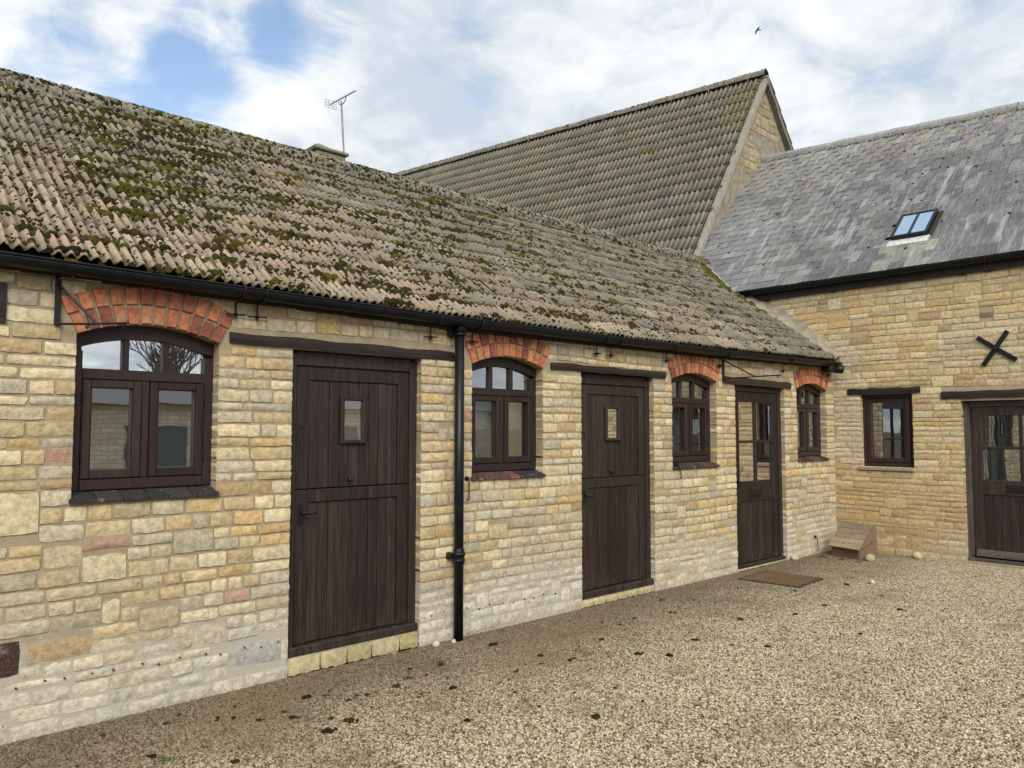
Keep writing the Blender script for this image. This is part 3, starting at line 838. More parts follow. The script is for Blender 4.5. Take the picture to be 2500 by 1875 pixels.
# injection plugs drilled along the wall foot
for i in range(34):
    x = .9 + i * .125 + rng.uniform(-.02, .02)
    if any(a - .03 < x < b + .03 for a, b, _, _ in DOORS): continue
    z = .285 - .022 * (x - .9) + rng.uniform(-.02, .02)
    MB().tube([(x, -.013, z), (x, .01, z)], .0055, 7).obj('drill_hole', FELT, wall, FS)
blinds = [None, [(4.14, 4.46, 1.66), (4.50, 4.81, 1.66)], [(6.92, 7.25, 1.86), (7.30, 7.62, 1.86)], None]
for i, (a, b) in enumerate(WIN): arched_window(stable, a, b, random.Random(30 + i), blinds[i], GLASS if i == 0 else GLASS_MID)
for i, (a, b, z0, z1) in enumerate(DOORS[:2]): stable_door(stable, a, b, z0, z1, random.Random(40 + i))
a, b, z0, z1 = DOORS[2]
glazed_door(stable, FS, a, b, z0, z1, random.Random(44), WOODV, WOODV, (1.035, 1.995), .79, (8.52, .835), hside=-1)
for a, b, z0, z1, t in LINT: lintel(stable, FS, a, b, z0, z1, WOODX, rng, .018, t)
# stone steps below the doors
for (a, b, z0, z1), n in zip(DOORS, (5, 6, 4)):
    m = MB(); m.box(a - .015, b + .015, .035, .30, 0, z0 - .018); step = m.obj('doorstep', MORTAR, stable, FS); x = a
    vv = stone_variants(random.Random(3), 5)
    for i in range(n):
        w = (b - a) / n * rng.uniform(.8, 1.2) if i < n - 1 else b - x
        w = min(w, b - x)
        if w < .05: break
        me = MB().add(*vv[i % 5]).mesh('stone', STONE[0], True); o = bpy.data.objects.new('stone', me); h = max(z0 - .022, .02)
        link(o, step, Matrix.Translation((x + w / 2, .012, h / 2)) @ Matrix.Diagonal((w - .01, .05, h, 1)))
        c = mixc(jit(CREAM, rng), (.30, .29, .10), rng.uniform(.15, .6)); o.color = (*c, 1); x += w

# rooms behind the glass
m = MB(); ix0, ix1, iy0, iy1, iz0, iz1 = X0 + .3, 10.6, .40, 2.5, .02, 2.46
rear = [(-.8, 1.7), (2.6, 4.7), (5.5, 7.4), (8.2, 10.1)]      # unseen openings added at the back to light the rooms
xs = [ix0] + [v for q in rear for v in q] + [ix1]
for i in range(len(xs) - 1):
    if i % 2 == 0: m.quad((xs[i], iy1, iz0), (xs[i + 1], iy1, iz0), (xs[i + 1], iy1, iz1), (xs[i], iy1, iz1))
    else:
        m.quad((xs[i], iy1, iz0), (xs[i + 1], iy1, iz0), (xs[i + 1], iy1, .8), (xs[i], iy1, .8)); m.quad((xs[i], iy1, 2.3), (xs[i + 1], iy1, 2.3), (xs[i + 1], iy1, iz1), (xs[i], iy1, iz1))
m.quad((ix0, iy0, iz1), (ix1, iy0, iz1), (ix1, iy1, iz1), (ix0, iy1, iz1))
for x in (ix0, ix1, 2.25, 5.15, 7.9): m.box(x - .04, x + .04, iy0 - .03, iy1, iz0, iz1)
m.obj('room_walls', ROOM, stable)
m = MB(); m.quad((ix0, .3, iz0), (ix1, .3, iz0), (ix1, iy1, iz0), (ix0, iy1, iz0)); m.obj('room_floor', FLOOR, stable)
m = MB(); m.quad((ix0, .362, iz0), (ix0, .362, 1.2), (ix1, .362, 1.2), (ix1, .362, iz0)); 

# ---- stable roof
TANP = .745; PA = math.atan(TANP); CP, SP = math.cos(PA), math.sin(PA); EY, EZ = -.095, 2.585
RY = 2.5; SLEN = (RY - EY) / CP; ZR = EZ + (RY - EY) * TANP
EX = [-2, .74, 1.99, 3.83, 7.5, 10.5, 12]; EV = [.04, .03, .0, -.03, -.012, .05, .05]
def sag(x, s): return float(np.interp(x, EX, EV)) * (1 - s / SLEN) + .012 * math.sin(x * 1.9 + s * 1.3) * math.sin(math.pi * min(max(s / SLEN, 0), 1))
def roofpt(x, s, h=0.0): return Vector((x, EY + s * CP - h * SP, EZ + s * SP + h * CP + sag(x, s)))
SLX, SLZ, SLM = 10.58, 3.80, 1.02                       # slate roof: eave x, eave z, slope
def xvalley(s):
    p = roofpt(10.7, s)
    return 10.64 if p.z < SLZ else SLX + (p.z - SLZ) / SLM - .03
m = MB(); NX = 24
for i in range(NX):
    for j in range(6):
        s0, s1 = SLEN * j / 6, SLEN * (j + 1) / 6; e0, e1 = (xvalley(s0), xvalley(s1))
        q = lambda t, s, e: roofpt(lerp(X0 - .1, e, t), s, -.025)
        m.quad(q(i / NX, s0, e0), q((i + 1) / NX, s0, e0), q((i + 1) / NX, s1, e1), q(i / NX, s1, e1))
m.quad((X0 - .1, RY, ZR - .01), (11.4, RY, ZR - .01), (11.4, 5.15, 2.5), (X0 - .1, 5.15, 2.5))
m.add([(X0, 0, 2.5), (X0, 5, 2.5), (X0, RY, 4.5)], [(0, 1, 2)])
roof = m.obj('roof', FELT, stable)
PITCHW = .0632; TW = PITCHW * 3; GA = .25
def tile_variants(r, n, width, waves, length, amp, thick, lift, sharp=1.0, seg=5):
    out = []
    for _ in range(n):
        nu = waves * seg + 1; vs = []; j1 = r.uniform(-.004, .004)
        prof = [amp * (abs(math.cos(math.pi * (i / seg))) ** sharp * 2 - 1) if sharp != 1 else amp * math.cos(2 * math.pi * i / seg) for i in range(nu)]
        us = [width * i / (nu - 1) - width / 2 for i in range(nu)]
        e = [r.uniform(-.003, .003) for _ in range(nu)]
        for i in range(nu): vs.append((us[i], -.5 * length + e[i] + j1, prof[i] + lift))           # lower edge, top
        for i in range(nu): vs.append((us[i], .5 * length, prof[i]))
        for i in range(nu): vs.append((us[i], -.5 * length + e[i] + j1 + .004, prof[i] + lift - thick))
        fs = [(i, i + 1, nu + i + 1, nu + i) for i in range(nu - 1)] + [(2 * nu + i, 2 * nu + i + 1, i + 1, i) for i in range(nu - 1)]
        fs += [(0, nu, 2 * nu), (nu - 1, 3 * nu - 1, 2 * nu - 1)]
        out.append((vs, fs, [.5 + .5 * h / amp for h in prof] * 2 + [.7] * nu))
    return out
tp = Pieces('tile', 'tiles', tile_variants(random.Random(4), 8, TW - .003, 3, GA + .055, .0135, .013, .017, seg=8), TILE, True)
r = random.Random(21); NC = int((SLEN - .03) / GA)
for j in range(NC + 1):
    s = j * GA + GA / 2 + .02; off = (j % 2) * 0.0; x = X0 - .1 + TW / 2
    while True:
        xe = xvalley(min(s, SLEN))
        if x > xe - TW * .1: break
        p = roofpt(x + r.gauss(0, .004), s + r.gauss(0, .009), .008 + r.uniform(0, .010)); u = x
        M = Matrix.Translation(p) @ Matrix.Rotation(PA + r.uniform(-.012, .012), 4, 'X') @ Matrix.Rotation(r.gauss(0, .024), 4, 'Z') @ Matrix.Rotation(r.gauss(0, .018), 4, 'Y')
        q = r.random(); up = s / SLEN
        warm = (.41, .315, .22) if q < .45 else (.47, .39, .285) if q < .72 else (.39, .28, .205) if q < .92 else (.33, .245, .20)
        greyc = (.19, .168, .122) if r.random() < .6 else (.155, .145, .12)
        gt = min(1, max(0, .22 + .80 * up ** .8 + .06 * (x - 2) + .5 * (vnoise(x * .9, s * 1.4 + 7) - .5) + r.gauss(0, .12)))
        tp.add(r.randrange(8), M, jit(mixc(warm, greyc, gt), r, .12), TW * GA); x += TW
tp.build(roof)
# ridge tiles bedded in mortar
def ridge_run(parent, p0, p1, rad, n, mat, col, r, mortar=None, drop=.55, lump=.012):
    p0, p1 = Vector(p0), Vector(p1); L = (p1 - p0) / n
    d = L.normalized(); side = d.cross(Vector((0, 0, 1))).normalized(); up = side.cross(d)
    for i in range(n):
        mb = MB(); K = 8; A = p0 + L * i; B = p0 + L * (i + 1) * 1 - L * .015; vs = []; fs = []; dz = r.uniform(-.008, .008)
        for P_, k_ in ((A, 0), (A.lerp(B, .33), 1), (A.lerp(B, .66), 2), (B, 3)):
            for q in range(K + 1):
                an = math.pi * (-.12 + 1.24 * q / K); rr = rad * (1 + r.uniform(-.05, .05)) + (.006 if k_ == 0 else 0)
                vs.append(P_ + side * math.cos(an) * rr * 1.1 + up * (math.sin(an) * rr * .85 + dz))
        for a in range(3):
            for q in range(K): fs.append((a * (K + 1) + q, (a + 1) * (K + 1) + q, (a + 1) * (K + 1) + q + 1, a * (K + 1) + q + 1))
        o = mb.add(vs, fs).obj('ridge_tile', mat, parent, None, True); o.color = (*jit(col, r, .12), 1)
ridge_run(roof, (X0 - .1, RY, ZR - .045), (xvalley(SLEN) - .05, RY, ZR - .03), .145, 28, RIDGE, (.19, .178, .145), random.Random(6))
for sgn in (-1, 1):
    m = MB()
    for i in range(40):
        xa, xb = lerp(X0 - .1, 11.3, i / 40), lerp(X0 - .1, 11.3, (i + 1) / 40)
        m.quad((xa, RY + sgn * .19, ZR - .15), (xb, RY + sgn * .19, ZR - .15), (xb, RY + sgn * .13, ZR - .04), (xa, RY + sgn * .13, ZR - .04))
    m.obj('ridge_mortar', CEMENT, roof)

# moss: cushions and clumps
def blob_variants(r, n):
    out = []; t = (1 + 5 ** .5) / 2
    for _ in range(n):
        vs = []; rings = 3; seg = 7
        vs.append((0, 0, 1.0 * r.uniform(.8, 1.1)))
        for j in range(1, rings):
            an = math.pi / 2 * (1 - j / rings * 1.08)
            for k in range(seg):
                a = 2 * math.pi * (k + .5 * j) / seg; q = r.uniform(.78, 1.2)
                vs.append((math.cos(a) * math.cos(an) * q, math.sin(a) * math.cos(an) * q, max(-.25, math.sin(an) * q)))
        for k in range(seg): a = 2 * math.pi * k / seg; vs.append((math.cos(a) * r.uniform(.85, 1.1), math.sin(a) * r.uniform(.85, 1.1), -.3))
        fs = [(0, 1 + k, 1 + (k + 1) % seg) for k in range(seg)]
        for j in range(rings - 1):
            b0 = 1 + j * seg; b1 = 1 + (j + 1) * seg
            for k in range(seg): fs.append((b0 + k, b1 + k, b1 + (k + 1) % seg, b0 + (k + 1) % seg))
        out.append((np.array(vs), fs))
    return out
BL = blob_variants(random.Random(9), 10)
DARKM = (.040, .038, .016); OLIVE = (.070, .063, .017); GREEN = (.135, .125, .020); BROWN = (.075, .052, .022)
def wave(x): return .0135 * math.cos(2 * math.pi * ((x - (X0 - .1)) / PITCHW))
RX = Matrix.Rotation(PA, 4, 'X')
moss = []; r = random.Random(77)
def cushion(x, s, rad, flat, c, sx=1.0, lift=0.0):
    ph = ((s - .02) % GA) / GA; h = .012 + wave(x) + .017 * (1 - ph) + lift
    M = Matrix.Translation(roofpt(x, s, h)) @ RX @ Matrix.Rotation(r.uniform(0, 6), 4, 'Z') @ Matrix.Diagonal((rad * sx, rad, rad * flat, 1))
    v, f = BL[r.randrange(10)]; moss.append((v, f, M, c))
for _ in range(21000):
    x = r.uniform(-.6, 11.2); s = r.uniform(0, SLEN)
    if x > xvalley(s) - .02: continue
    dn = .30 + .95 * vnoise(x * 2.1 + 3, s * 2.6) - (.25 if x > 7 else 0)
    if r.random() > dn: continue
    rad = r.uniform(.006, .016) * (1.25 if r.random() < .2 else 1)
    cushion(x, s, rad, r.uniform(.4, .7), jit(DARKM if r.random() < .8 else BROWN, r, .3))
for _ in range(3600):                                  # clumps gathered under the tile noses
    x = r.uniform(-.6, 11.3); j = r.randrange(0, NC + 1); s = j * GA + .02 + r.uniform(-.045, .01)
    if x > xvalley(max(s, 0)) - .02 or s < 0.01: continue
    zone = vnoise(x * 1.9 + 1, s * 2.3 + 5)
    dn = max(.12, (zone - .15) * 1.2) * (1.0 if x < 3.2 else .7 if x < 6 else .42)
    if r.random() > dn: continue
    n = r.randrange(3, 10); base = GREEN if r.random() < .26 else OLIVE if r.random() < .7 else DARKM; ln = r.uniform(.04, .15)
    for _k in range(n):
        rad = r.uniform(.013, .032); cushion(x + r.uniform(-ln, ln), max(.012, s + r.gauss(0, .02)), rad, r.uniform(.5, .85), jit(mixc(base, DARKM, r.uniform(0, .5)), r, .25), r.uniform(1, 1.6))
for _ in range(150):                                    # wide mats of brighter moss on the lower left of the roof
    x = r.uniform(-.1, 2.9) if r.random() < .75 else r.uniform(2.9, 6); s = r.uniform(.2, 2.9)
    if vnoise(x * 1.9 + 1, s * 2.3 + 5) < .34: continue
    bc = GREEN if r.random() < .3 else OLIVE if r.random() < .6 else BROWN
    for _k in range(r.randrange(8, 22)):
        cushion(x + r.gauss(0, .085), s + r.gauss(0, .03), r.uniform(.015, .032), r.uniform(.4, .7), jit(mixc(bc, OLIVE, r.random() * .6), r, .25), 1.3)
for _ in range(240):                                   # green fringe down the valley end
    s = r.uniform(1.5, SLEN); x = xvalley(s) - abs(r.gauss(0, .10)) - .02
    cushion(x, s, r.uniform(.02, .045), r.uniform(.5, .8), jit(mixc(GREEN, OLIVE, r.random()), r, .25))
for _ in range(5200):                                  # crust along the ridge
    x = r.uniform(-.6, 11.3); an = r.uniform(-.3, 2.6); rad = r.uniform(.007, .022)
    P = Vector((x, RY - math.cos(an) * .157, ZR - .035 + math.sin(an) * .12)); nrm = Vector((0, -math.cos(an), math.sin(an)))
    q = nrm.to_track_quat('Z', 'Y').to_matrix().to_4x4(); v, f = BL[r.randrange(10)]
    c = mixc(DARKM, OLIVE, r.random()) if r.random() < .55 else (.27, .26, .20)
    if vnoise(x * 1.1, 3.3) > .62 and r.random() < .5 or x > 10.9: c = GREEN
    moss.append((v, f, Matrix.Translation(P) @ q @ Matrix.Diagonal((rad, rad, rad * .55, 1)), jit(c, r, .25)))
for _k in range(40):                                   # tuft hanging over the gutter
    moss.append((*BL[r.randrange(10)], Matrix.Translation(roofpt(1.08 + r.gauss(0, .025), -.005, -.01) + Vector((0, -.01, -abs(r.gauss(0, .04))))) @ Matrix.Diagonal((.012, .012, .014, 1)), jit(GREEN, r, .3)))
np_join('moss', moss, MOSS, roof)
# cement fillet between the tiles and the wing wall
m = MB(); n = 26; vs = []; fs = []; rr = random.Random(5)
for i in range(n + 1):
    s = 1.72 * i / n; p = roofpt(10.6, s, .03); e = rr.uniform(-.012, .012)
    tpr = .35 + .65 * min(1, i / 5)
    vs += [(10.52 + e + .03 * (i % 2) * .4, p.y, p.z - .02), (10.60 + e, p.y - .01, p.z + .04 * tpr + rr.uniform(-.012, .012)), (10.672, p.y - .01, p.z + .11 * tpr + e), (10.700, p.y - .01, p.z + .17 * tpr + e * 1.5), (10.74, p.y, p.z + .20 * tpr + e * 2)]
for i in range(n):
    for q in range(4): fs.append((i * 5 + q, i * 5 + q + 1, (i + 1) * 5 + q + 1, (i + 1) * 5 + q))
m.add(vs, fs); m.obj('mortar_fillet', CEMENT, roof, None, True)
m = MB(); vs = []; fs = []
for i in range(9):                                     # lead valley
    s = lerp(1.38, SLEN - .05, i / 8); p = roofpt(xvalley(s), s, .035)
    w = .17 if i == 0 else .10 if i == 1 else .022
    vs += [(p.x - w * .6, p.y, p.z - .015), (p.x, p.y - .01, p.z + .012), (p.x + w, p.y + .0, p.z + (.02 + w * .35))]
for i in range(8):
    for q in range(2): fs.append((i * 3 + q, i * 3 + q + 1, (i + 1) * 3 + q + 1, (i + 1) * 3 + q))
m.add(vs, fs).obj('lead_flashing', LEAD, roof, None, True)
# fascia, gutter, brackets, downpipe
m = MB()
for i in range(30):
    xa, xb = lerp(X0, 10.66, i / 30), lerp(X0, 10.66, (i + 1) / 30); m.box(xa, xb, -.042, .01, 2.485 + sag(xa, 0), 2.568 + sag(xa, 0))
m.obj('fascia', FELT, stable)
def half_gutter(parent, F, path, rad, name='gutter'):
    m = MB(); K = 10; vs = []; fs = []; n = len(path)
    for (u, d, z) in path:
        for rr_, flip in ((rad, 0), (rad - .006, 1)):
            for q in range(K + 1):
                an = math.pi * (1 + q / K) if not flip else math.pi * (2 - q / K)
                vs.append((u, d + math.cos(an) * rr_, z + math.sin(an) * rr_))
    W_ = 2 * (K + 1)
    for i in range(n - 1):
        for q in range(W_): fs.append((i * W_ + q, (i + 1) * W_ + q, (i + 1) * W_ + (q + 1) % W_, i * W_ + (q + 1) % W_))
    fs += [tuple(range(W_)), tuple((n - 1) * W_ + q for q in range(W_))[::-1]]
    g_ = m.add(vs, fs).obj(name, GUTTER, parent, F, True)
    b = MB()
    for (sgn) in (-1,): b.tube([(u, d + sgn * (rad + .001), z + .002) for u, d, z in path], .006, 6)
    b.obj('gutter_bead', GUTTER, g_, F, True); return g_
GZ = lambda x: 2.555 + .6 * sag(x, 0)
gx = [lerp(X0, 10.62, i / 16) for i in range(17)]
gut = half_gutter(stable, FS, [(x, -.118, GZ(x)) for x in gx], .058)
for x in (1.86, 5.2, 8.6): 
    m = MB(); m.tube([(x - .05, -.118, GZ(x) - .004), (x + .05, -.118, GZ(x) - .004)], .066, 14); 
def gutter_bracket(parent, F, u, d, z, r, wide=.13, drop=.10, mid=False):
    m = MB(); K = 7
    m.tube([(u, d + math.cos(math.pi * (.95 + 1.1 * q / K)) * .066, z + math.sin(math.pi * (.95 + 1.1 * q / K)) * .066) for q in range(K + 1)], .007, 5)
    m.tube([(u, d, z - .06), (u, -.035, z - .085), (u, -.032, z - .085 - drop)], .0065, 6); zz = z - .085 - drop * .72
    m.tube([(u - wide / 2, -.034, zz - .003), (u + wide / 2, -.034, zz + .003)], .0055, 6); m.tube([(u, -.06, zz), (u, .02, zz)], .007, 6)
    m.tube([(u, -.044, zz), (u, -.026, zz)], .013, 7)
    m.obj('gutter_bracket', IRON, parent, F)
for x in (2.045, 2.19, 3.61, 4.035, 5.59, 5.80, 6.71, 7.74, 9.21, 10.50): gutter_bracket(gut, FS, x, -.118, GZ(x), rng)
px = 3.868; pd = -.075
pipe = MB().tube([(px, pd, 2.50), (px, pd, -.02)], .0385, 16).obj('downpipe', GUTTER, stable, FS, True)
m = MB(); m.tube([(px, pd - .005, 2.50), (px, pd - .005, 2.43)], [.046, .046], 16); m.tube([(px, pd - .005, 2.43), (px, pd - .005, 2.41)], .05, 16); m.obj('socket', GUTTER, pipe, FS, True)
m = MB(); m.tube([(px, pd, .725), (px, pd, .715), (px, pd, .60), (px, pd, .595)], [.039, .046, .046, .039], 16); m.tube([(px, pd, .69), (px, pd, .665)], .053, 16); m.tube([(px, pd, .64), (px, pd, .62)], .05, 16); m.obj('collar', GUTTER, pipe, FS, True)
m = MB(); m.box(px - .075, px - .03, -.03, .0, .64, .69, .006); m.box(px - .09, px - .035, -.055, -.03, .645, .685, .005); m.box(px - .08, px - .03, -.045, -.01, 2.40, 2.46, .008); m.obj('pipe_clip', IRON, pipe, FS)
# stone chimney on the far slope
m = MB(); rr = random.Random(8)
m.box(4.13, 4.50, 2.80, 3.12, 3.9, 4.795, .01); m.box(4.10, 4.53, 2.77, 3.15, 4.797, 4.835, .012); m.add([(4.10, 2.78, 4.837), (4.53, 2.78, 4.837), (4.53, 3.14, 4.837), (4.10, 3.14, 4.837), (4.19, 2.88, 4.90), (4.36, 2.88, 4.875), (4.36, 3.04, 4.875), (4.19, 3.04, 4.90)], [(0, 1, 5, 4), (1, 2, 6, 5), (2, 3, 7, 6), (3, 0, 4, 7), (4, 5, 6, 7)])
m.obj('chimney', m_mortar('chimney_stone', (.20, .195, .15), (.29, .28, .22)), stable)

# ------------------------------------------------------------------ slate-roofed wing
wing = empty('slate_roofed_house', (13.5, -1.5, 0), 'taller yellow stone wing with grey slate roof and small skylight', 'building')
r = random.Random(51); WZ = 3.70
wops = [(.375, 1.045, 1.165, 2.14), (1.62, 2.83, 0.0, 2.02)]
wlint = [(.205, 1.148, 2.145, 2.222, .0), (1.40, 3.02, 2.052, 2.145, .004)]
wwall = wall_shell(FWG, -2.7, 6.0, 0, WZ, wops, .36).obj('wall', MORTAR2, wing, FWG)
pw = Pieces('stone', 'stonework', stone_variants(random.Random(12), 40), STONE, True)
def wskip(u, z):                                     # hidden behind the stable range and its roof
    if u < 0: return z < roofpt(10.7, max(0, (-u - EY) / CP)).z - .05
    return False
lay_stones(pw, FWG, -1.5, 4.2, 0.0, WZ - .03, wops + [(a, b, z0 - .003, z1 + .003) for a, b, z0, z1, t in wlint], r, .050, .105, .13, .36, col_wing, joint=.010, proud=.0085, tall=.06, skip=wskip, wav=.008,
           specials=[(1.86, 2.02, 3.04, 3.12, (.20, .17, .14))])
pw.build(wwall)
for a, b, z0, z1, t in wlint: lintel(wing, FWG, a, b, z0, z1, WOODY, r, .022, t)
# wing window
F = FWG; a, b, z0, z1 = .375, 1.045, 1.17, 2.14; f = MB(); d0 = .07
f.box(a - .015, a + .05, d0, .15, z0, z1, .004); f.box(b - .05, b + .012, d0, .15, z0, z1, .004); f.box(a + .05, b - .05, d0 - .001, .15, z1 - .055, z1 + .012, .004); f.box(a + .05, b - .05, d0 - .001, .15, z0, z0 + .05, .004)
w_ = f.obj('window', JOIN, wing, F); c = MB(); p, q = a + .055, b - .055; dd = d0 - .012; S = .058
c.box(p, p + S, dd, .13, z0 + .055, z1 - .06, .006); c.box(q - S, q, dd, .13, z0 + .055, z1 - .06, .006); c.box(p + S, q - S, dd + .001, .13, z0 + .055, z0 + .055 + S, .006); c.box(p + S, q - S, dd + .001, .13, z1 - .06 - S, z1 - .06, .006)
c.obj('casement', JOIN, w_, F)
MB().quad((p + S - .01, .095, z0 + .10), (q - S + .01, .092, z0 + .10), (q - S + .01, .092, z1 - .10), (p + S - .01, .095, z1 - .10)).obj('pane', GLASS_DIM, w_, F)
pbox('sill', w_, F, a - .05, b + .0, -.035, .09, 1.115, 1.158, m_plain('sill_stone', (.30, .25, .17), .9, .1, 0, .3), .006)
glazed_door(wing, FWG, 1.62, 2.83, .05, 2.0, random.Random(46), WOODV, GREYW, (1.04, 1.835), .86, (2.06, .895), leafd=.10, weather=True, glass=GLASS_DIM)
m = MB(); m.box(1.60, 2.85, .04, .3, 0, .035); m.obj('doorstep', MORTAR2, wing, FWG)
# tie plate shaped as a cross
m = MB()
for (p0, p1) in (((1.834, 2.798), (2.244, 2.493)), ((2.165, 2.853), (1.893, 2.448))):
    p0, p1 = Vector((p0[0], p0[1])), Vector((p1[0], p1[1])); dr = (p1 - p0).normalized(); nn = Vector((-dr.y, dr.x)) * .027; o_ = -.034 if p0.x > 2 else -.026
    pol = [p0 + nn, p0 - nn, p1 - nn, p1 + nn]; m.prism([(v.x, v.y) for v in pol], o_, o_ + .012)
m.tube([(2.035, -.060, 2.652), (2.035, .03, 2.652)], .016, 6); m.box(2.005, 2.065, -.046, -.034, 2.622, 2.682, .004)
m.obj('tie_plate', GUTTER, wing, FWG)
# rooms, with unseen openings added in the back wall to light them
m = MB()
for y0_, y1_, za_, zb_ in ((1, -.5, .02, 2.6), (-.5, -1.3, .02, .8), (-.5, -1.3, 2.3, 2.6), (-1.3, -1.75, .02, 2.6), (-1.75, -2.6, .02, .8), (-1.75, -2.6, 2.3, 2.6), (-2.6, -4, .02, 2.6)): m.quad((13, y0_, za_), (13, y1_, za_), (13, y1_, zb_), (13, y0_, zb_))
m.quad((11.1, 1, 2.6), (13, 1, 2.6), (13, -4, 2.6), (11.1, -4, 2.6))
for y in (.4, -1.35, -3.4): m.box(11.08, 13, y - .04, y + .04, .02, 2.6)
m.obj('room_walls', m_plain('dim_room', (.62, .70, .67), .9, .1), wing)
m = MB(); m.quad((11, 1, .02), (13, 1, .02), (13, -4, .02), (11, -4, .02)); m.obj('room_floor', FLOOR, wing)
m = MB(); 
for i in range(8): m.box(11.22 + .03 * (i % 2), 11.26 + .03 * (i % 2), -.75 - .035 * i, -.78 - .035 * i, 1.0, 2.2)
m.obj('curtain', m_plain('dark_curtain', (.10, .14, .13), .9, .1), wing)
# slate roof
SPA = math.atan(SLM); SC, SS = math.cos(SPA), math.sin(SPA); SRX = 14.0
SL = (SRX - SLX) / SC
def zrid(y): return -.365 + .07 * (y - .56)
def slpt(y, s, h=0.0): return Vector((SLX + s * SC - h * SS, y, SLZ + s * SS + h * SC + zrid(y) * (s / SL) ** 1.0))
YB = 2.78; Y1 = -6.0
m = MB()
for i in range(12):
    ya, yb = lerp(YB, Y1, i / 12), lerp(YB, Y1, (i + 1) / 12); m.quad(slpt(ya, 0, -.03), slpt(yb, 0, -.03), slpt(yb, SL, -.03), slpt(ya, SL, -.03))
    A, B = slpt(ya, SL, -.03), slpt(yb, SL, -.03); m.quad(A, B, (17.6, yb, 3.7), (17.6, ya, 3.7))
m.add([(10.75, Y1 + .1, 3.6), (17.4, Y1 + .1, 3.6), (14, Y1 + .1, 6.5)], [(0, 1, 2)])
sroof = m.obj('roof', FELT, wing)
def slate_variants(r, n, w, L):
    out = []
    for _ in range(n):
        t = .010; c1, c2 = [r.uniform(.002, .02) if r.random() < .35 else .002 for _ in range(2)]; e = r.uniform(-.004, .004)
        pol = [(-w / 2 + c1, -L / 2), (-w * .1, -L / 2 + e), (w / 2 - c2, -L / 2 + e), (w / 2, -L / 2 + c2 * 1.2), (w / 2, L / 2), (-w / 2, L / 2), (-w / 2, -L / 2 + c1 * 1.2)]
        k = len(pol); tilt = lambda y: .020 * (.5 - y / L)
        vs = [(x, y, tilt(y)) for x, y in pol] + [(x, y, tilt(y) - t) for x, y in pol]
        out.append((vs, [tuple(range(k))] + [(i, i + k, (i + 1) % k + k, (i + 1) % k) for i in range(k)]))
    return out
SW, SGA = .252, .19
ps = Pieces('slate', 'slates', slate_variants(random.Random(3), 10, SW - .004, SGA + .09), SLATE, False)
NS = int(SL / SGA); r = random.Random(61)
basis = Matrix(((0, SC, -SS, 0), (-1, 0, 0, 0), (0, SS, SC, 0), (0, 0, 0, 1)))   # x along -y, y up the slope, z out
for j in range(NS + 1):
    s = j * SGA + SGA / 2 + .02; y = YB - .02 - (SW / 2 if j % 2 else 0) + .06
    while y > Y1:
        p = slpt(y, s, .004)
        # leave out what lies under the stable roof
        yr = (p.y - EY) / CP
        hidden = p.y < RY and p.y > -.2 and p.x < 11.4 and p.z < roofpt(min(p.x, 11), max(0, yr)).z - .16
        sky_hole = -1.18 < y < -.67 and 11.16 < p.x < 11.56
        if not hidden and not sky_hole and s < SL - .02:
            q = r.random(); c = (.115, .108, .107) if q < .5 else (.15, .145, .14) if q < .72 else (.088, .081, .082) if q < .93 else (.19, .188, .185)
            left = max(0, min(1, (y - .4) / 2.2)); c = mixc(c, (.25, .265, .265), left * .6 * (.4 + vnoise(y * 2, s * 2)))  # bluish pale patches with sky glare painted in towards the barn
            if -1.25 < y < -.55 and s < .72 and r.random() < .8: c = mixc(c, (.36, .375, .27), r.uniform(.15, .7))
            M = Matrix.Translation(p) @ basis @ Matrix.Rotation(r.gauss(0, .008), 4, 'Z') @ Matrix.Rotation(r.gauss(0, .006), 4, 'X')
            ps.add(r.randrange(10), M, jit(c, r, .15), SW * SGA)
        y -= SW
ps.build(sroof)
ridge_run(sroof, slpt(YB, SL, -.03) + Vector((.02, 0, -.01)), slpt(Y1, SL, -.03) + Vector((.02, 0, -.01)), .13, 18, SLATE[0], (.22, .22, .22), random.Random(7))
mo = []; r = random.Random(66)
def smoss(y, s, rad, c, fl=.55): mo.append((*BL[r.randrange(10)], Matrix.Translation(slpt(y, s, .014)) @ basis @ Matrix.Diagonal((rad, rad * 1.1, rad * fl, 1)), jit(c, r, .3)))
for _ in range(170): smoss(r.uniform(-3, YB), r.uniform(.2, SL), r.uniform(.008, .024), DARKM)
for _ in range(420): smoss(r.uniform(-4, YB), SL - .155 + r.gauss(0, .012), r.uniform(.008, .02), mixc(DARKM, OLIVE, r.random()))
for _ in range(30): smoss(r.uniform(-3, 2.5), SL - abs(r.gauss(0, .35)) - .05, r.uniform(.015, .045), (.50, .29, .06), .2)
np_join('moss', mo, MOSS, sroof)
# skylight
sky = MB(); ya, yb = -.685, -1.165; s0, s1 = (11.13 - SLX) / SC, (11.585 - SLX) / SC
FSL = lambda y, s, h: slpt(y, s, h)
def slbox(mb, y0, y1, sa, sb, h0, h1):
    vs = [FSL(y, s, h) for h in (h0, h1) for (y, s) in ((y0, sa), (y1, sa), (y1, sb), (y0, sb))]
    mb.add(vs, [(3, 2, 1, 0), (4, 5, 6, 7), (0, 1, 5, 4), (1, 2, 6, 5), (2, 3, 7, 6), (3, 0, 4, 7)])
slbox(sky, ya, ya - .035, s0, s1, -.03, .085); slbox(sky, yb + .035, yb, s0, s1, -.03, .085); slbox(sky, ya - .035, yb + .035, s0, s0 + .03, -.03, .083); slbox(sky, ya - .035, yb + .035, s1 - .03, s1, -.03, .083)
sk = sky.obj('skylight', GUTTER, wing)
m = MB(); ym = (ya + yb) / 2; slbox(m, ym + .011, ym - .011, s0 + .03, s1 - .03, .06, .090); m.obj('glazing_bar', GUTTER, sk)
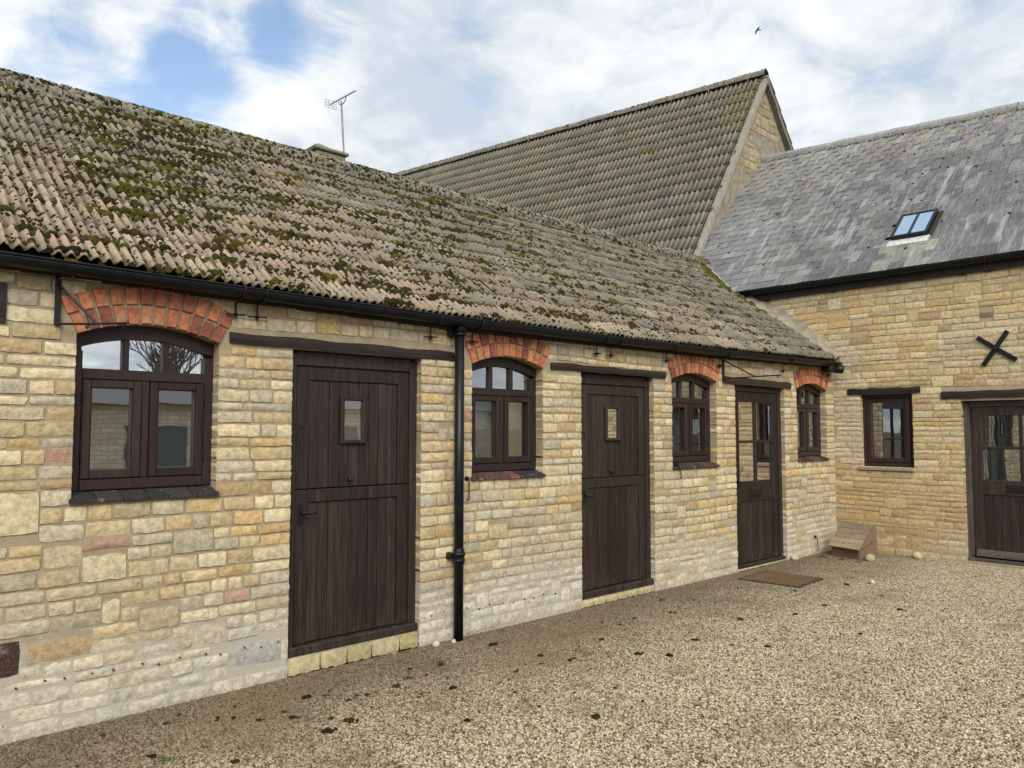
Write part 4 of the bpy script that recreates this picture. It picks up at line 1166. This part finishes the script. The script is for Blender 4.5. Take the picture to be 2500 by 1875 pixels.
for y0_, y1_ in ((ya - .033, ym), (ym, yb + .033)): MB().quad(FSL(y0_, s0 + .028, .074), FSL(y1_, s0 + .028, .074), FSL(y1_, s1 - .028, .074), FSL(y0_, s1 - .028, .074)).obj('pane', GLASS_SKY, sk)
m = MB(); slbox(m, ya - .03, yb + .03, s0 + .03, s1 - .03, -.35, -.33); m.obj('shaft', ROOM, sk)
m = MB(); slbox(m, ya + .03, yb - .02, s0 - .16, s0 + .005, .016, .020); m.obj('lead_apron', m_plain('pale_lead', (.52, .54, .54), .6, .3, 0, .2), sk)
m = MB(); slbox(m, yb - .0, yb - .06, s0 - .02, s1 + .03, .014, .019); m.obj('dark_side_strip', FELT, sk)  # flat dark strip along the right edge of the frame
gy = [lerp(1.36, -5.8, i / 12) for i in range(13)]
m = MB(); m.box(1.4 * -1, 5.9, -.05, .02, 3.62, 3.755); m.obj('fascia', FELT, wing, FWG)
wg = half_gutter(wing, FWG, [(-y, -.115, 3.765) for y in gy], .058)
for u in (-.95, .06, 1.70, 1.99, 3.2): gutter_bracket(wg, FWG, u, -.115, 3.765, rng, .11, .09)

# ------------------------------------------------------------------ tall barn behind
barn = empty('tall_barn', (13.0, 7.5, 0), 'tall stone barn behind, steep grey ribbed tile roof and gable', 'building')
AP = Vector((14.03, 2.74, 8.80)); RD = Vector((math.cos(R(100.4)), math.sin(R(100.4)), 0)); RL = 14.5
VB = Vector((11.42, 2.76, 4.62)); VD = (VB - AP); VL = VD.length; VD.normalize()
VR = Vector((17.0, 2.74, 4.9)); VRD = (VR - AP).normalized()
nB = RD.cross(-VD).normalized()
if nB.x > 0: nB = -nB
def bpt(t, s, h=0.0): return AP + RD * t + VD * s + nB * h
m = MB(); m.quad(bpt(-.04, 0, -.03), bpt(RL, 0, -.03), bpt(RL, VL, -.03), bpt(-.04, VL, -.03))
m.quad(AP - Vector((0, 0, .04)), AP + RD * RL - Vector((0, 0, .04)), VR + RD * RL, VR)
broof = m.obj('roof', FELT, barn)
m = MB(); ga = Vector((0, .10, 0))
m.add([(11.62, 2.80, 0), (16.7, 2.80, 0), (16.7, 2.80, 5.2), AP + Vector((0, .06, -.10)), (11.62, 2.80, 4.85)], [(0, 1, 2, 3, 4)])
m.quad(Vector((11.62, 2.80, 0)), Vector((11.62, 2.80, 4.85)), Vector((11.62, 2.80, 4.85)) + RD * RL, Vector((11.62, 2.80, 0)) + RD * RL)
m.quad(Vector((11.62, 2.80, 0)) + RD * RL, Vector((11.62, 2.80, 4.85)) + RD * RL, Vector((16.7, 2.8, 5.0)) + RD * RL, Vector((16.7, 2.8, 0)) + RD * RL)
bwall = m.obj('wall', RENDER, barn)
r = random.Random(71); pg = Pieces('stone', 'stonework', stone_variants(random.Random(14), 14, rough=.9), STONE, True)
FB = Matrix.Translation((0, 2.80, 0))
def gskip(u, z):
    zl = AP.z - .32 - (AP.x - u) * 1.6 if u < AP.x else AP.z - .32 - (u - AP.x) * 1.31
    if z > zl: return True
    if z < SLZ + SLM * (u - SLX) - .1 and u < 14: return True
    if z < 6.0: return True
    return vnoise(u * 1.6 + 4, z * 1.1) > .56 and z < 7.6
lay_stones(pg, FB, 11.9, 16.5, 4.6, 8.6, [], r, .09, .17, .12, .34, lambda u, z, r: jit(tuple(.72 * v for v in mixc(mixc(BUFF, TAN, r.random() * .6), GREY, r.uniform(.1, .7))), r, .16), joint=.02, proud=.010, tall=.1, skip=gskip)
pg.build(bwall)
# ribbed tiles: flat pans with narrow rolls
BW, BG = .315, .30
def roman_variants(r, n):
    out = []
    for _ in range(n):
        prof = []; 
        for w in range(3):
            b = w / 3
            for q, h in ((.0, .0), (.06, .022), (.16, .036), (.27, .036), (.37, .022), (.43, .0), (.70, -.004)): prof.append((b + q / 3, h))
        prof.append((1.0, 0.0)); nu = len(prof); L = BG + .06; vs = []; lift = .024; e = r.uniform(-.006, .006)
        for u, h in prof: vs.append(((u - .5) * (BW - .003), -.5 * L + e, h + lift))
        for u, h in prof: vs.append(((u - .5) * (BW - .003), .5 * L, h))
        for u, h in prof: vs.append(((u - .5) * (BW - .003), -.5 * L + e + .003, h + lift - .016))
        fs = [(i, i + 1, nu + i + 1, nu + i) for i in range(nu - 1)] + [(2 * nu + i, 2 * nu + i + 1, i + 1, i) for i in range(nu - 1)]
        out.append((vs, fs, [min(1, max(0, h / .034)) for u, h in prof] * 2 + [.6] * nu))
    return out
pb = Pieces('tile', 'tiles', roman_variants(random.Random(2), 6), BTILE, True)
BB = Matrix(((-RD.x, -VD.x, nB.x, 0), (-RD.y, -VD.y, nB.y, 0), (-RD.z, -VD.z, nB.z, 0), (0, 0, 0, 1)))
r = random.Random(81); nb = int(VL / BG)
for j in range(nb + 1):
    s = .10 + j * BG + BG / 2
    if s > VL: break
    t = .06 + BW / 2
    while t < RL:
        P = bpt(t, s, .01 + r.uniform(0, .006)); d = P - CAM
        # the stable ridge hides the lower part
        fr = (RY - CAM.y) / d.y; zat = CAM.z + d.z * fr; vis = zat > 4.45 or P.y < RY
        if vis or s < VL:
            q = r.random(); c = (.22, .208, .172) if q < .55 else (.265, .25, .20) if q < .8 else (.185, .172, .155) if q < .94 else (.27, .22, .17)
            if vis: pb.add(r.randrange(6), Matrix.Translation(P) @ BB @ Matrix.Rotation(r.gauss(0, .006), 4, 'Z'), jit(c, r, .10), BW * BG)
        t += BW
pb.build(broof)
ridge_run(broof, AP + Vector((0, -.03, .015)), AP + RD * RL + Vector((0, 0, .015)),   .125, 34, RIDGE, (.20, .18, .12), random.Random(9))
# verge boards and mortar
m = MB()
for (D, Ln, off) in ((VD, VL, 1), (VRD, 4.2, -1)):
    n = 14; vs = []; fs = []; side = Vector((-D.z, 0, D.x)) if off == 1 else Vector((D.z, 0, -D.x))
    if side.z > 0: side = -side
    for i in range(n + 1):
        P = AP + D * (Ln * i / n) + Vector((0, -.02, .0)); e = .006 * math.sin(i * 2.3)
        vs += [P + side * .0 + Vector((0, -.03 + e, 0)), P + side * (.085 + e) + Vector((0, -.03 + e, 0)), P + side * (.085 + e) + Vector((0, .09, 0)), P + Vector((0, .09, 0))]
    for i in range(n):
        for q in range(4): fs.append((i * 4 + q, i * 4 + (q + 1) % 4, (i + 1) * 4 + (q + 1) % 4, (i + 1) * 4 + q))
    MB().add(vs, fs).obj('verge_board', VERGE, barn)
    if off == -1:
        for i in range(11):
            P = AP + D * (.05 + .36 * i); q = Vector((D.x, 0, D.z)); u_ = -side
            mb = MB(); mb.add([P + Vector((0, -.06, 0)) + u_ * .02, P + q * .38 + Vector((0, -.06, 0)) + u_ * .055, P + q * .38 + Vector((0, .3, 0)) + u_ * .055, P + Vector((0, .3, 0)) + u_ * .02,
                           P + Vector((0, -.06, 0)), P + q * .38 + Vector((0, -.06, 0)) + u_ * .03], [(0, 1, 2, 3), (0, 4, 5, 1)])
            o = mb.obj('verge_tile', RIDGE, broof); o.color = (.22, .21, .18, 1)
mo = []; r = random.Random(91)
def bmoss(t, s, rad, c): mo.append((*BL[r.randrange(10)], Matrix.Translation(bpt(t, s, .03)) @ BB @ Matrix.Diagonal((rad * 1.2, rad, rad * .6, 1)), jit(c, r, .3)))
for _ in range(2600):
    t = r.uniform(0, 11); j = r.randrange(0, nb); bmoss(t, .10 + (j + 1) * BG + r.gauss(.0, .02), r.uniform(.008, .022), mixc(DARKM, OLIVE, r.random() * .6))
for _ in range(16):
    t, s = r.uniform(.3, 7), .1 + BG * r.randrange(1, nb)
    for _k in range(10): bmoss(t + r.gauss(0, .07), s + r.gauss(0, .05), r.uniform(.02, .045), mixc(GREEN, OLIVE, r.random() * .6))
for _ in range(260): bmoss(abs(r.gauss(0, .35)) + .05, r.uniform(.1, 1.4), r.uniform(.01, .03), (.22, .20, .05))
for _ in range(1500):
    t = r.uniform(0, 13); an = r.uniform(.2, 2.6); P = AP + RD * t + Vector((-math.cos(an) * .125, 0, .01 + math.sin(an) * .098))
    mo.append((*BL[r.randrange(10)], Matrix.Translation(P) @ Matrix.Scale(r.uniform(.010, .026), 4), jit(mixc(DARKM, BROWN, r.random()) if r.random() < .7 else OLIVE, r, .3)))
np_join('moss', mo, MOSS, broof)

# ------------------------------------------------------------------ loose things
def ring_pts(c, rad, ax, n=9):
    c = Vector(c); ax = Vector(ax).normalized(); u = ax.cross(Vector((.3, .2, .9))).normalized(); w = ax.cross(u)
    return [c + (u * math.cos(2 * math.pi * i / n) + w * math.sin(2 * math.pi * i / n)) * rad for i in range(n + 1)]
def hanging_bracket(x, ztop, zbot, ang, L, label):
    o = empty('hanging_bracket', (x, -.02, zbot), label, 'bracket', 'hanging basket brackets on the stable wall'); dr = Vector((math.sin(ang), -math.cos(ang), 0)); b = Vector((x, -.022, zbot))
    m = MB(); m.box(x - .015, x + .015, -.030, -.014, zbot - .01, ztop, .003); m.obj('wall_bar', IRON, o)
    e = b + dr * L + Vector((0, 0, .005)); m = MB(); m.tube([b, b + dr * L * .5, e], .007, 7); m.obj('arm', IRON, o)
    m = MB(); m.tube([(x, -.03, ztop - .085), tuple(b + dr * L * .56)], .008, 6); m.obj('stay', IRON, o)
    for t in (.42, .93):
        c = b + dr * L * t; MB().tube(ring_pts(c + Vector((0, 0, -.014)), .012, dr), .0035, 5, False).obj('hook', IRON, o)
hanging_bracket(1.035, 2.55, 2.243, R(47), .40, 'black iron bracket left of the nearest arched window')
hanging_bracket(7.83, 2.545, 2.25, R(0), .72, 'black iron bracket above the half-glazed door')

def wall_hook(p, label, swing=0.0, L=.16):
    x, y, z = p; o = empty('door_hook', p, label, 'hook', 'cabin hooks hanging on the stable wall')
    MB().tube([(x, y + .03, z), (x, y - .006, z)], [.022, .016], 8).obj('plate', IRON, o)
    MB().tube([(x, y - .006, z), (x, y - .02, z - .008), (x + swing * .3, y - .022, z - L * .4), (x + swing, y - .02, z - L), (x + swing - .012, y - .022, z - L - .014), (x + swing - .03, y - .022, z - L)], .0052, 6).obj('hook', IRON, o)
wall_hook((4.0, -.02, 1.262), 'black hook hanging beside the black downpipe')
wall_hook((6.90, -.02, 1.285), 'black hook hanging below the third arched window', .05, .13)
wall_hook((10.02, -.02, .235), 'black hook hanging low on the wall near the wooden box', .03, .17)

o = empty('wall_camera', (10.43, -.08, 2.44), 'black security camera under the gutter above the last arched window', 'camera')
m = MB(); m.box(10.30, 10.46, -.16, -.03, 2.445, 2.575, .025); m.obj('housing', IRON, o)
MB().tube([(10.47, -.13, 2.50), (10.52, -.20, 2.49), (10.535, -.22, 2.488)], [.055, .060, .05], 16).obj('lens_hood', GUTTER, o, None, True)
MB().tube([(10.52, -.20, 2.49), (10.532, -.217, 2.489)], .034, 14).obj('lens', GLASS, o)
m = MB(); m.box(10.35, 10.41, -.04, .01, 2.48, 2.54, .006); m.obj('mount', IRON, o)

# wooden box with sloping slatted lid
BRZ = R(-14); bx = empty('wooden_box', (10.15, -.47, 0), 'low wooden box with sloping slatted lid in the yard corner', 'box', None, BRZ)
FBX = Matrix.Translation((10.17, -.46, 0)) @ Matrix.Rotation(BRZ, 4, 'Z') @ Matrix.Diagonal((.80, .80, .96, 1))      # local: x depth (front is -x), y width
hw, dp = .285, .27
def bxp(name, x0, x1, y0, y1, z0, z1, mat=PALEW, c=.004): return pbox(name, bx, FBX, x0, x1, y0, y1, z0, z1, mat, c)
REDW = m_wood('brown_box_wood', 'y', (.20, .135, .095), (.14, .095, .065), .8, .4)
bxp('front_board', -.215, -.195, -hw + .03, hw - .02, 0, .07, REDW); bxp('front_board', -.215, -.195, -hw + .03, hw - .02, .073, .145, REDW)
m = MB()
for y in (-hw + .028, hw - .045): m.prism([(-.195, 0), (.24, 0), (.24, .40), (.10, .40), (-.195, .14)], y, y + .017)
m.obj('side_panel', REDW, bx, FBX); bxp('back_board', .22, .24, -hw + .05, hw - .05, 0, .40, REDW)
sl = Vector((.36, 0, .295)); sl0 = Vector((-.265, 0, .135)); ln = sl.length; sd_ = sl.normalized(); nn_ = Vector((-sd_.z, 0, sd_.x))
for i in range(5):
    a0 = sl0 + sd_ * (ln * i / 5 + .002); a1 = sl0 + sd_ * (ln * (i + 1) / 5 - .003); mb = MB()
    vs = [a0, a1, a1 + nn_ * .018, a0 + nn_ * .018]
    mb.prism([(v.x, v.z) for v in vs], -hw, hw); mb.obj('lid_slat', PALEW, bx, FBX)
m = MB(); m.prism([(-.255, .13), (.10, .425), (.17, .425), (.17, .26)], -hw - .002, -hw + .014); m.prism([(-.255, .13), (.10, .425), (.17, .425), (.17, .26)], hw - .014, hw + .002); m.obj('lid_cheek', REDW, bx, FBX)
m = MB(); m.box(.095, .19, -hw, hw, .425, .443, .003); m.obj('lid_top', PALEW, bx, FBX)
for p in ((-.212, .02, .198),): MB().tube([FBX @ (Vector(p) + nn_ * -.004), FBX @ (Vector(p) + nn_ * .012)], .010, 8).obj('screw', STEEL, bx)

# doormat
mt = empty('doormat', (8.03, -.56, 0), 'worn brown coir doormat in front of the half-glazed door', 'doormat', None, R(4))
def m_coir():
    def f(k):
        P = pos(k); n = k.noise(P, 160, 3, .7); n2 = k.noise(P, 6, 5, .6)
        c = k.mix(n, (.10, .062, .030), (.23, .155, .085)); c = k.mix(k.ramp(n2, .45, .7, 0, .5), c, (.20, .17, .12)); return bsdf(k, c, 1.0, n, 1.0, .012, .05)
    return material('coir', f)
COIR = m_coir(); FM = Matrix.Translation((8.03, -.57, 0)) @ Matrix.Rotation(R(4), 4, 'Z')
m = MB(); vs = []; fs = []; n = 16; rr = random.Random(4)
for j in range(n + 1):
    for i in range(n + 1):
        x, y = lerp(-.31, .31, i / n), lerp(-.33, .33, j / n); ed = min(i, j, n - i, n - j) == 0
        vs.append((x + (rr.uniform(-.004, .004) if ed else 0), y + (rr.uniform(-.004, .004) if ed else 0), (.030 if not ed else .022) + .006 * math.sin(x * 9) * math.sin(y * 7 + 1)))
for j in range(n):
    for i in range(n): fs.append((j * (n + 1) + i, j * (n + 1) + i + 1, (j + 1) * (n + 1) + i + 1, (j + 1) * (n + 1) + i))
m.add(vs, fs); m.obj('pile', COIR, mt, FM, True)
m = MB(); m.box(-.325, .325, -.345, .345, .004, .022, .004); m.obj('backing', m_plain('mat_rubber', (.05, .05, .045), .9, .2), mt, FM)

# tv aerial
ae = empty('tv_aerial', (4.62, 3.05, 4.3), 'thin grey tv aerial on a leaning mast behind the ridge', 'aerial')
mb_, mt_ = Vector((4.66, 3.05, 4.35)), Vector((4.575, 3.05, 5.555))
MB().tube([mb_, mt_], .011, 8).obj('mast', MASTM, ae)
b0, b1 = Vector((4.575, 3.32, 5.595)), Vector((4.575, 2.735, 5.575))
MB().tube([b0, b1], .006, 6).obj('boom', STEEL, ae)
for i in range(15):
    c = b0.lerp(b1, .22 + .78 * i / 14); w = .026 - .0006 * i; MB().tube([c + Vector((-w, 0, .004)), c + Vector((w, 0, .004))], .0028, 5).obj('element', STEEL, ae)
m = MB(); c = b0 + Vector((0, -.02, 0))
for z in (-.045, -.015, .015, .045): m.tube([c + Vector((-.075, 0, z)), c + Vector((.075, 0, z))], .0026, 5)
for x in (-.075, -.03, .03, .075): m.tube([c + Vector((x, 0, -.045)), c + Vector((x, 0, .045))], .0026, 5)
m.obj('reflector', STEEL, ae)
m = MB(); c = Vector((4.575, 3.03, 5.545)); m.tube([Vector((4.575, c.y + .09 * math.cos(t), 5.585 - .075 * math.sin(t))) for t in [math.pi * i / 8 for i in range(9)]], .006, 6); m.obj('clamp', STEEL, ae)
m = MB(); m.box(4.58, 4.68, 3.0, 3.08, 4.80, 4.83, .004); m.obj('mast_bracket', IRON, ae)

# bird
P = Vector((53.66, 24.78, 32.84)); wv = (RT * .55 + UPV * .83).normalized(); fv = (FW * .8 + RT * -.35 + UPV * .3).normalized(); dv = wv.cross(fv).normalized()
m = MB(); B_ = lambda w, f_, d_: P + wv * w + fv * f_ + dv * d_
m.tube([B_(0, .26, 0), B_(0, .2, 0), B_(0, .08, 0), B_(0, -.08, 0), B_(0, -.2, 0), B_(0, -.34, 0)], [.015, .042, .062, .055, .03, .045], 8)
for sg in (-1, 1):
    t_ = .03
    prf = [(0.03, .11, -.10, 0), (.13, .15, -.09, .05), (.24, .10, -.07, .04), (.36, -.02, -.10, -.02)]; vs = []; fs = []
    for w, l, tr, d_ in prf: vs += [B_(sg * w, l, d_), B_(sg * w, tr, d_), B_(sg * w, tr, d_ - .012), B_(sg * w, l, d_ - .016)]
    for i in range(3):
        for q in range(4): fs.append((i * 4 + q, i * 4 + (q + 1) % 4, (i + 1) * 4 + (q + 1) % 4, (i + 1) * 4 + q))
    fs += [(0, 1, 2, 3), (12, 13, 14, 15)]; m.add(vs, fs)
m.obj('bird', m_plain('dark_feathers', (.035, .037, .035), .8, .2), None, None, True, label='dark bird gliding high in the sky right of the barn', cat='bird')

# moss that has dropped off the roof, leaves and loose stones on the gravel
def gp(u, v):
    """ground position seen along a photograph direction (disp. px), worked out once while measuring"""
    d = RT * ((u - 1106) / 1661) + UPV * ((829.5 - v) / 1661) + FW; t = -CAM.z / d.z; return CAM + d * t
r = random.Random(101)
def clump_mesh(r, rad):
    items = []; V = []; Fs = []
    for _ in range(7):
        v, f = BL[r.randrange(10)]; o_ = Vector((r.gauss(0, rad * .45), r.gauss(0, rad * .45), r.uniform(0, rad * .15))); s = rad * r.uniform(.35, .7); b = len(V)
        V += [(p[0] * s + o_.x, p[1] * s + o_.y, max(p[2], -.3) * s * .8 + o_.z) for p in v]; Fs += [tuple(i + b for i in q) for q in f]
    me = bpy.data.meshes.new('moss_clump'); me.from_pydata(V, [], Fs); me.materials.append(MOSSO); me.polygons.foreach_set('use_smooth', [True] * len(Fs)); return me
CM = [clump_mesh(r, .028) for _ in range(6)]
spots = [(951, 1440), (1067, 1396), (852, 1486), (1113, 1454), (711, 1582), (632, 1554), (713, 1557), (660, 1510), (790, 1505), (505, 1650), (920, 1462), (905, 1510), (1010, 1560), (1230, 1430), (1170, 1420), (1330, 1490), (1380, 1415),
         (1545, 1305), (1660, 1400), (1600, 1340), (1760, 1370), (1860, 1372), (1905, 1290), (1945, 1320), (1720, 1330), (1500, 1385), (1450, 1420), (1780, 1310), (1830, 1265), (1300, 1385), (1240, 1500), (1165, 1530), (1290, 1555), (980, 1490), (760, 1560), (560, 1560), (330, 1640), (1110, 1500), (1390, 1520), (1600, 1290)]
for _ in range(34):
    u = r.uniform(60, 1750); spots.append((u, 1620 - .238 * u + 18 + abs(r.gauss(0, 60))))
for i, (u, v) in enumerate(spots):
    p = gp(u, v); o = bpy.data.objects.new('moss_clump', CM[i % 6]); s = r.uniform(.3, 1.0) * (1.35 if i < 2 else 1) * (1 if i < 40 else .6)
    o.color = (*jit(DARKM if r.random() < .7 else OLIVE, r, .3), 1)
    link(o, None, Matrix.Translation((p.x, p.y, .012)) @ Matrix.Rotation(r.uniform(0, 6), 4, 'Z') @ Matrix.Diagonal((s * 1.2, s, s * .8, 1)), 'small dark clump of fallen moss lying on the gravel', 'moss', 'fallen moss clumps on the gravel')
LEAF = m_plain('dry_leaf', (.50, .26, .12), .7, .2, 0, .2); LEAFD = m_plain('brown_leaf', (.10, .05, .03), .7, .2, 0, .2)
def leaf(p, s, mat, label, rz):
    vs = []; fs = []; n = 7
    for i in range(n):
        t = i / (n - 1); w = math.sin(math.pi * min(t * 1.05, 1)) ** .8 * .3; vs += [((t - .5) * s, -w * s, .012 + .25 * s * w + .06 * s * math.sin(t * 5)), ((t - .5) * s, 0, .010 + .05 * s * math.sin(t * 5)), ((t - .5) * s, w * s, .012 + .3 * s * w)]
    for i in range(n - 1): fs += [(i * 3, i * 3 + 3, i * 3 + 4, i * 3 + 1), (i * 3 + 1, i * 3 + 4, i * 3 + 5, i * 3 + 2)]
    me = MB().add(vs, fs).mesh('dry_leaf', mat, True); link(bpy.data.objects.new('dry_leaf', me), None, Matrix.Translation(p) @ Matrix.Rotation(rz, 4, 'Z'), label, 'leaf')
leaf(gp(2082, 1437) + Vector((0, 0, .006)), .085, LEAF, 'curled orange dry leaf on the gravel at far right', .4)
leaf(gp(1806, 1335) + Vector((0, 0, .006)), .065, LEAF, 'small pale orange leaf on the gravel below the doormat', 2.0)
for i in range(9):
    x, y = 9.80 + r.uniform(-.06, .10), -.45 + r.uniform(-.25, .30)
    leaf(Vector((x, y, .012)), r.uniform(.05, .09), LEAFD, None, r.uniform(0, 6)); o = [q for q in bpy.data.objects if q.name.startswith('dry_leaf')][-1]
    o['label'] = 'dark brown dead leaf gathered at the front of the wooden box'; o['category'] = 'leaf'; o['group'] = 'dead leaves by the wooden box'
def rock(p, s, c, label, seed):
    rr = random.Random(seed); v, f = stone_variants(rr, 1)[0]
    V = []; rings = 4; seg = 7; vs = [(0, 0, .5)]; fs = []
    for j in range(1, rings):
        an = math.pi / 2 - math.pi * j / rings
        for k in range(seg): a_ = 2 * math.pi * (k + .4 * j) / seg; q = rr.uniform(.8, 1.15); vs.append((math.cos(a_) * math.cos(an) * .6 * q, math.sin(a_) * math.cos(an) * .45 * q, math.sin(an) * .4 * q))
    vs.append((0, 0, -.4)); fs = [(0, 1 + k, 1 + (k + 1) % seg) for k in range(seg)]
    for j in range(rings - 2):
        for k in range(seg): fs.append((1 + j * seg + k, 1 + (j + 1) * seg + k, 1 + (j + 1) * seg + (k + 1) % seg, 1 + j * seg + (k + 1) % seg))
    L_ = 1 + (rings - 1) * seg; fs += [(L_, L_ - seg + (k + 1) % seg, L_ - seg + k) for k in range(seg)]
    o = bpy.data.objects.new('loose_stone', MB().add(vs, fs).mesh('loose_stone', STONE[0], True)); o.color = (*c, 1)
    link(o, None, Matrix.Translation((p[0], p[1], s * .28)) @ Matrix.Rotation(rr.uniform(0, 6), 4, 'Z') @ Matrix.Scale(s, 4), label, 'stone')
p = gp(933, 1394); rock((p.x, -.08), .06, WHITE, 'pale loose stone on the gravel just left of the downpipe foot', 1)
p = gp(985, 1388); rock((p.x - .03, -.10), .045, WHITE, 'small whitish stone touching the downpipe foot', 2)
p = gp(1880, 1213); rock((p.x, p.y), .13, (.40, .38, .24), 'mossy pale stone beside the right end of the wooden box', 3)
p = gp(1989, 1217); rock((10.60, -1.08), .13, BUFF, 'flat cream stone at the foot of the wing wall', 4)
rock((9.36, -.05), .10, GREY, 'grey stone against the step of the half-glazed door', 5)
p = gp(860, 1420); rock((p.x, p.y + .05), .055, (.30, .20, .17), 'small reddish stone on the gravel below the nearest door', 6)
p = gp(1885, 1263); rock((p.x, p.y), .07, CREAM, 'long pale pebble on the gravel in front of the wooden box', 7)

WEED = m_plain('weed_leaf', (.075, .11, .025), .8, .2, 0, 0, .4, 60)
for u, v, lab in ((948, 1437, 'small green weed in the gravel below the downpipe'), (1015, 1372, 'green weed at the wall foot just right of the downpipe'), (355, 1648, 'green weed at the lower left edge of the gravel'), (1430, 1300, 'green weed in the gravel right of the second plank door'), (1720, 1255, 'green weed in the gravel beside the doormat')):
    p = gp(u, v); m = MB()
    for _ in range(16):
        a_ = r.uniform(0, 6.28); L_ = r.uniform(.02, .05); d = Vector((math.cos(a_), math.sin(a_), 0)); n_ = Vector((-d.y, d.x, 0)) * r.uniform(.003, .007); h_ = Vector((0, 0, r.uniform(.01, .03))); c_ = Vector((p.x + r.gauss(0, .02), p.y + r.gauss(0, .02), .008))
        m.add([c_ - n_ * .3, c_ + d * L_ * .5 + h_ - n_, c_ + d * L_ + h_ * .8, c_ + d * L_ * .5 + h_ + n_], [(0, 1, 2, 3)])
    m.obj('weed', WEED, label=lab, cat='weed', group='weeds in the gravel')

# ------------------------------------------------------------------ what the windows mirror: the far side of the yard
def m_farstone():
    def f(k):
        P = pos(k); v = k.n('ShaderNodeMapping', {'Vector': P, 'Rotation': (R(90), 0, 0)}).outputs[0]
        b = k.n('ShaderNodeTexBrick', {'Vector': v, 'Color1': (.80, .69, .48), 'Color2': (.60, .50, .34), 'Mortar': (.42, .35, .25), 'Scale': 1.0, 'Mortar Size': .012, 'Brick Width': .34, 'Row Height': .12, 'Bias': -.1})
        n = k.noise(P, 1.2, 5, .6)
        return bsdf(k, k.mix(k.ramp(n, .4, .7, 0, .5), b.outputs['Color'], (.40, .37, .30)), .95)
    return material('far_stone', f)
FARSTONE = m_farstone()
ob = empty('stone_outbuilding', (8, -15, 0), 'low stone outbuilding across the yard, mirrored in the windows', 'building')
m = MB(); m.box(-8, 24, -19, -14.5, 0, 2.35); m.obj('wall', FARSTONE, ob)
m = MB(); m.add([(-8.3, -14.2, 2.3), (24.3, -14.2, 2.3), (24.3, -16.75, 2.95), (-8.3, -16.75, 2.95), (-8.3, -19.3, 2.3), (24.3, -19.3, 2.3)], [(0, 1, 2, 3), (3, 2, 5, 4)]); m.obj('roof', m_plain('dark_slate', (.11, .105, .11), .7, .3), ob)
for x, w in ((6.15, 1.5), (11.5, 1.1), (17, 1.1)):
    m = MB(); m.box(x, x + w, -14.52, -14.45, .05, 1.75); m.obj('door', m_plain('grey_door', (.09, .10, .105), .6, .3), ob)
def bare_tree(x, y, h, seed):
    rr = random.Random(seed); t = empty('bare_tree', (x, y, 0), 'leafless tree across the yard, mirrored in the glass' if seed == 1 else 'second leafless tree across the yard, mirrored in the glass', 'tree'); tr = MB(); cr = MB()
    def br(p, d, L, rad, lv):
        q = p + d * L; mid = p.lerp(q, .5) + Vector((rr.gauss(0, .04), rr.gauss(0, .04), rr.gauss(0, .03))) * L
        (tr if lv < 2 else cr).tube([p, mid, q], [rad, rad * .85, rad * .65], 6 if lv < 2 else 4, False)
        if lv >= 6: return
        for _ in range(3 if lv else 5):
            a_ = rr.uniform(.25, .75); ax = Vector((rr.gauss(0, 1), rr.gauss(0, 1), rr.gauss(0, .4))).normalized(); nd = (d + ax * a_ + Vector((0, 0, .12))).normalized()
            br(p.lerp(q, rr.uniform(.6, 1)), nd, L * rr.uniform(.62, .82), rad * .6, lv + 1)
    br(Vector((x, y, 0)), Vector((0, 0, 1)), h * .17, h * .013, 0)
    BARK = m_plain('bark', (.12, .10, .075), .95, .1)
    tr.obj('trunk', BARK, t); cr.obj('crown', BARK, t)
bare_tree(9.5, -22, 11, 1); bare_tree(14.5, -24, 12, 3)
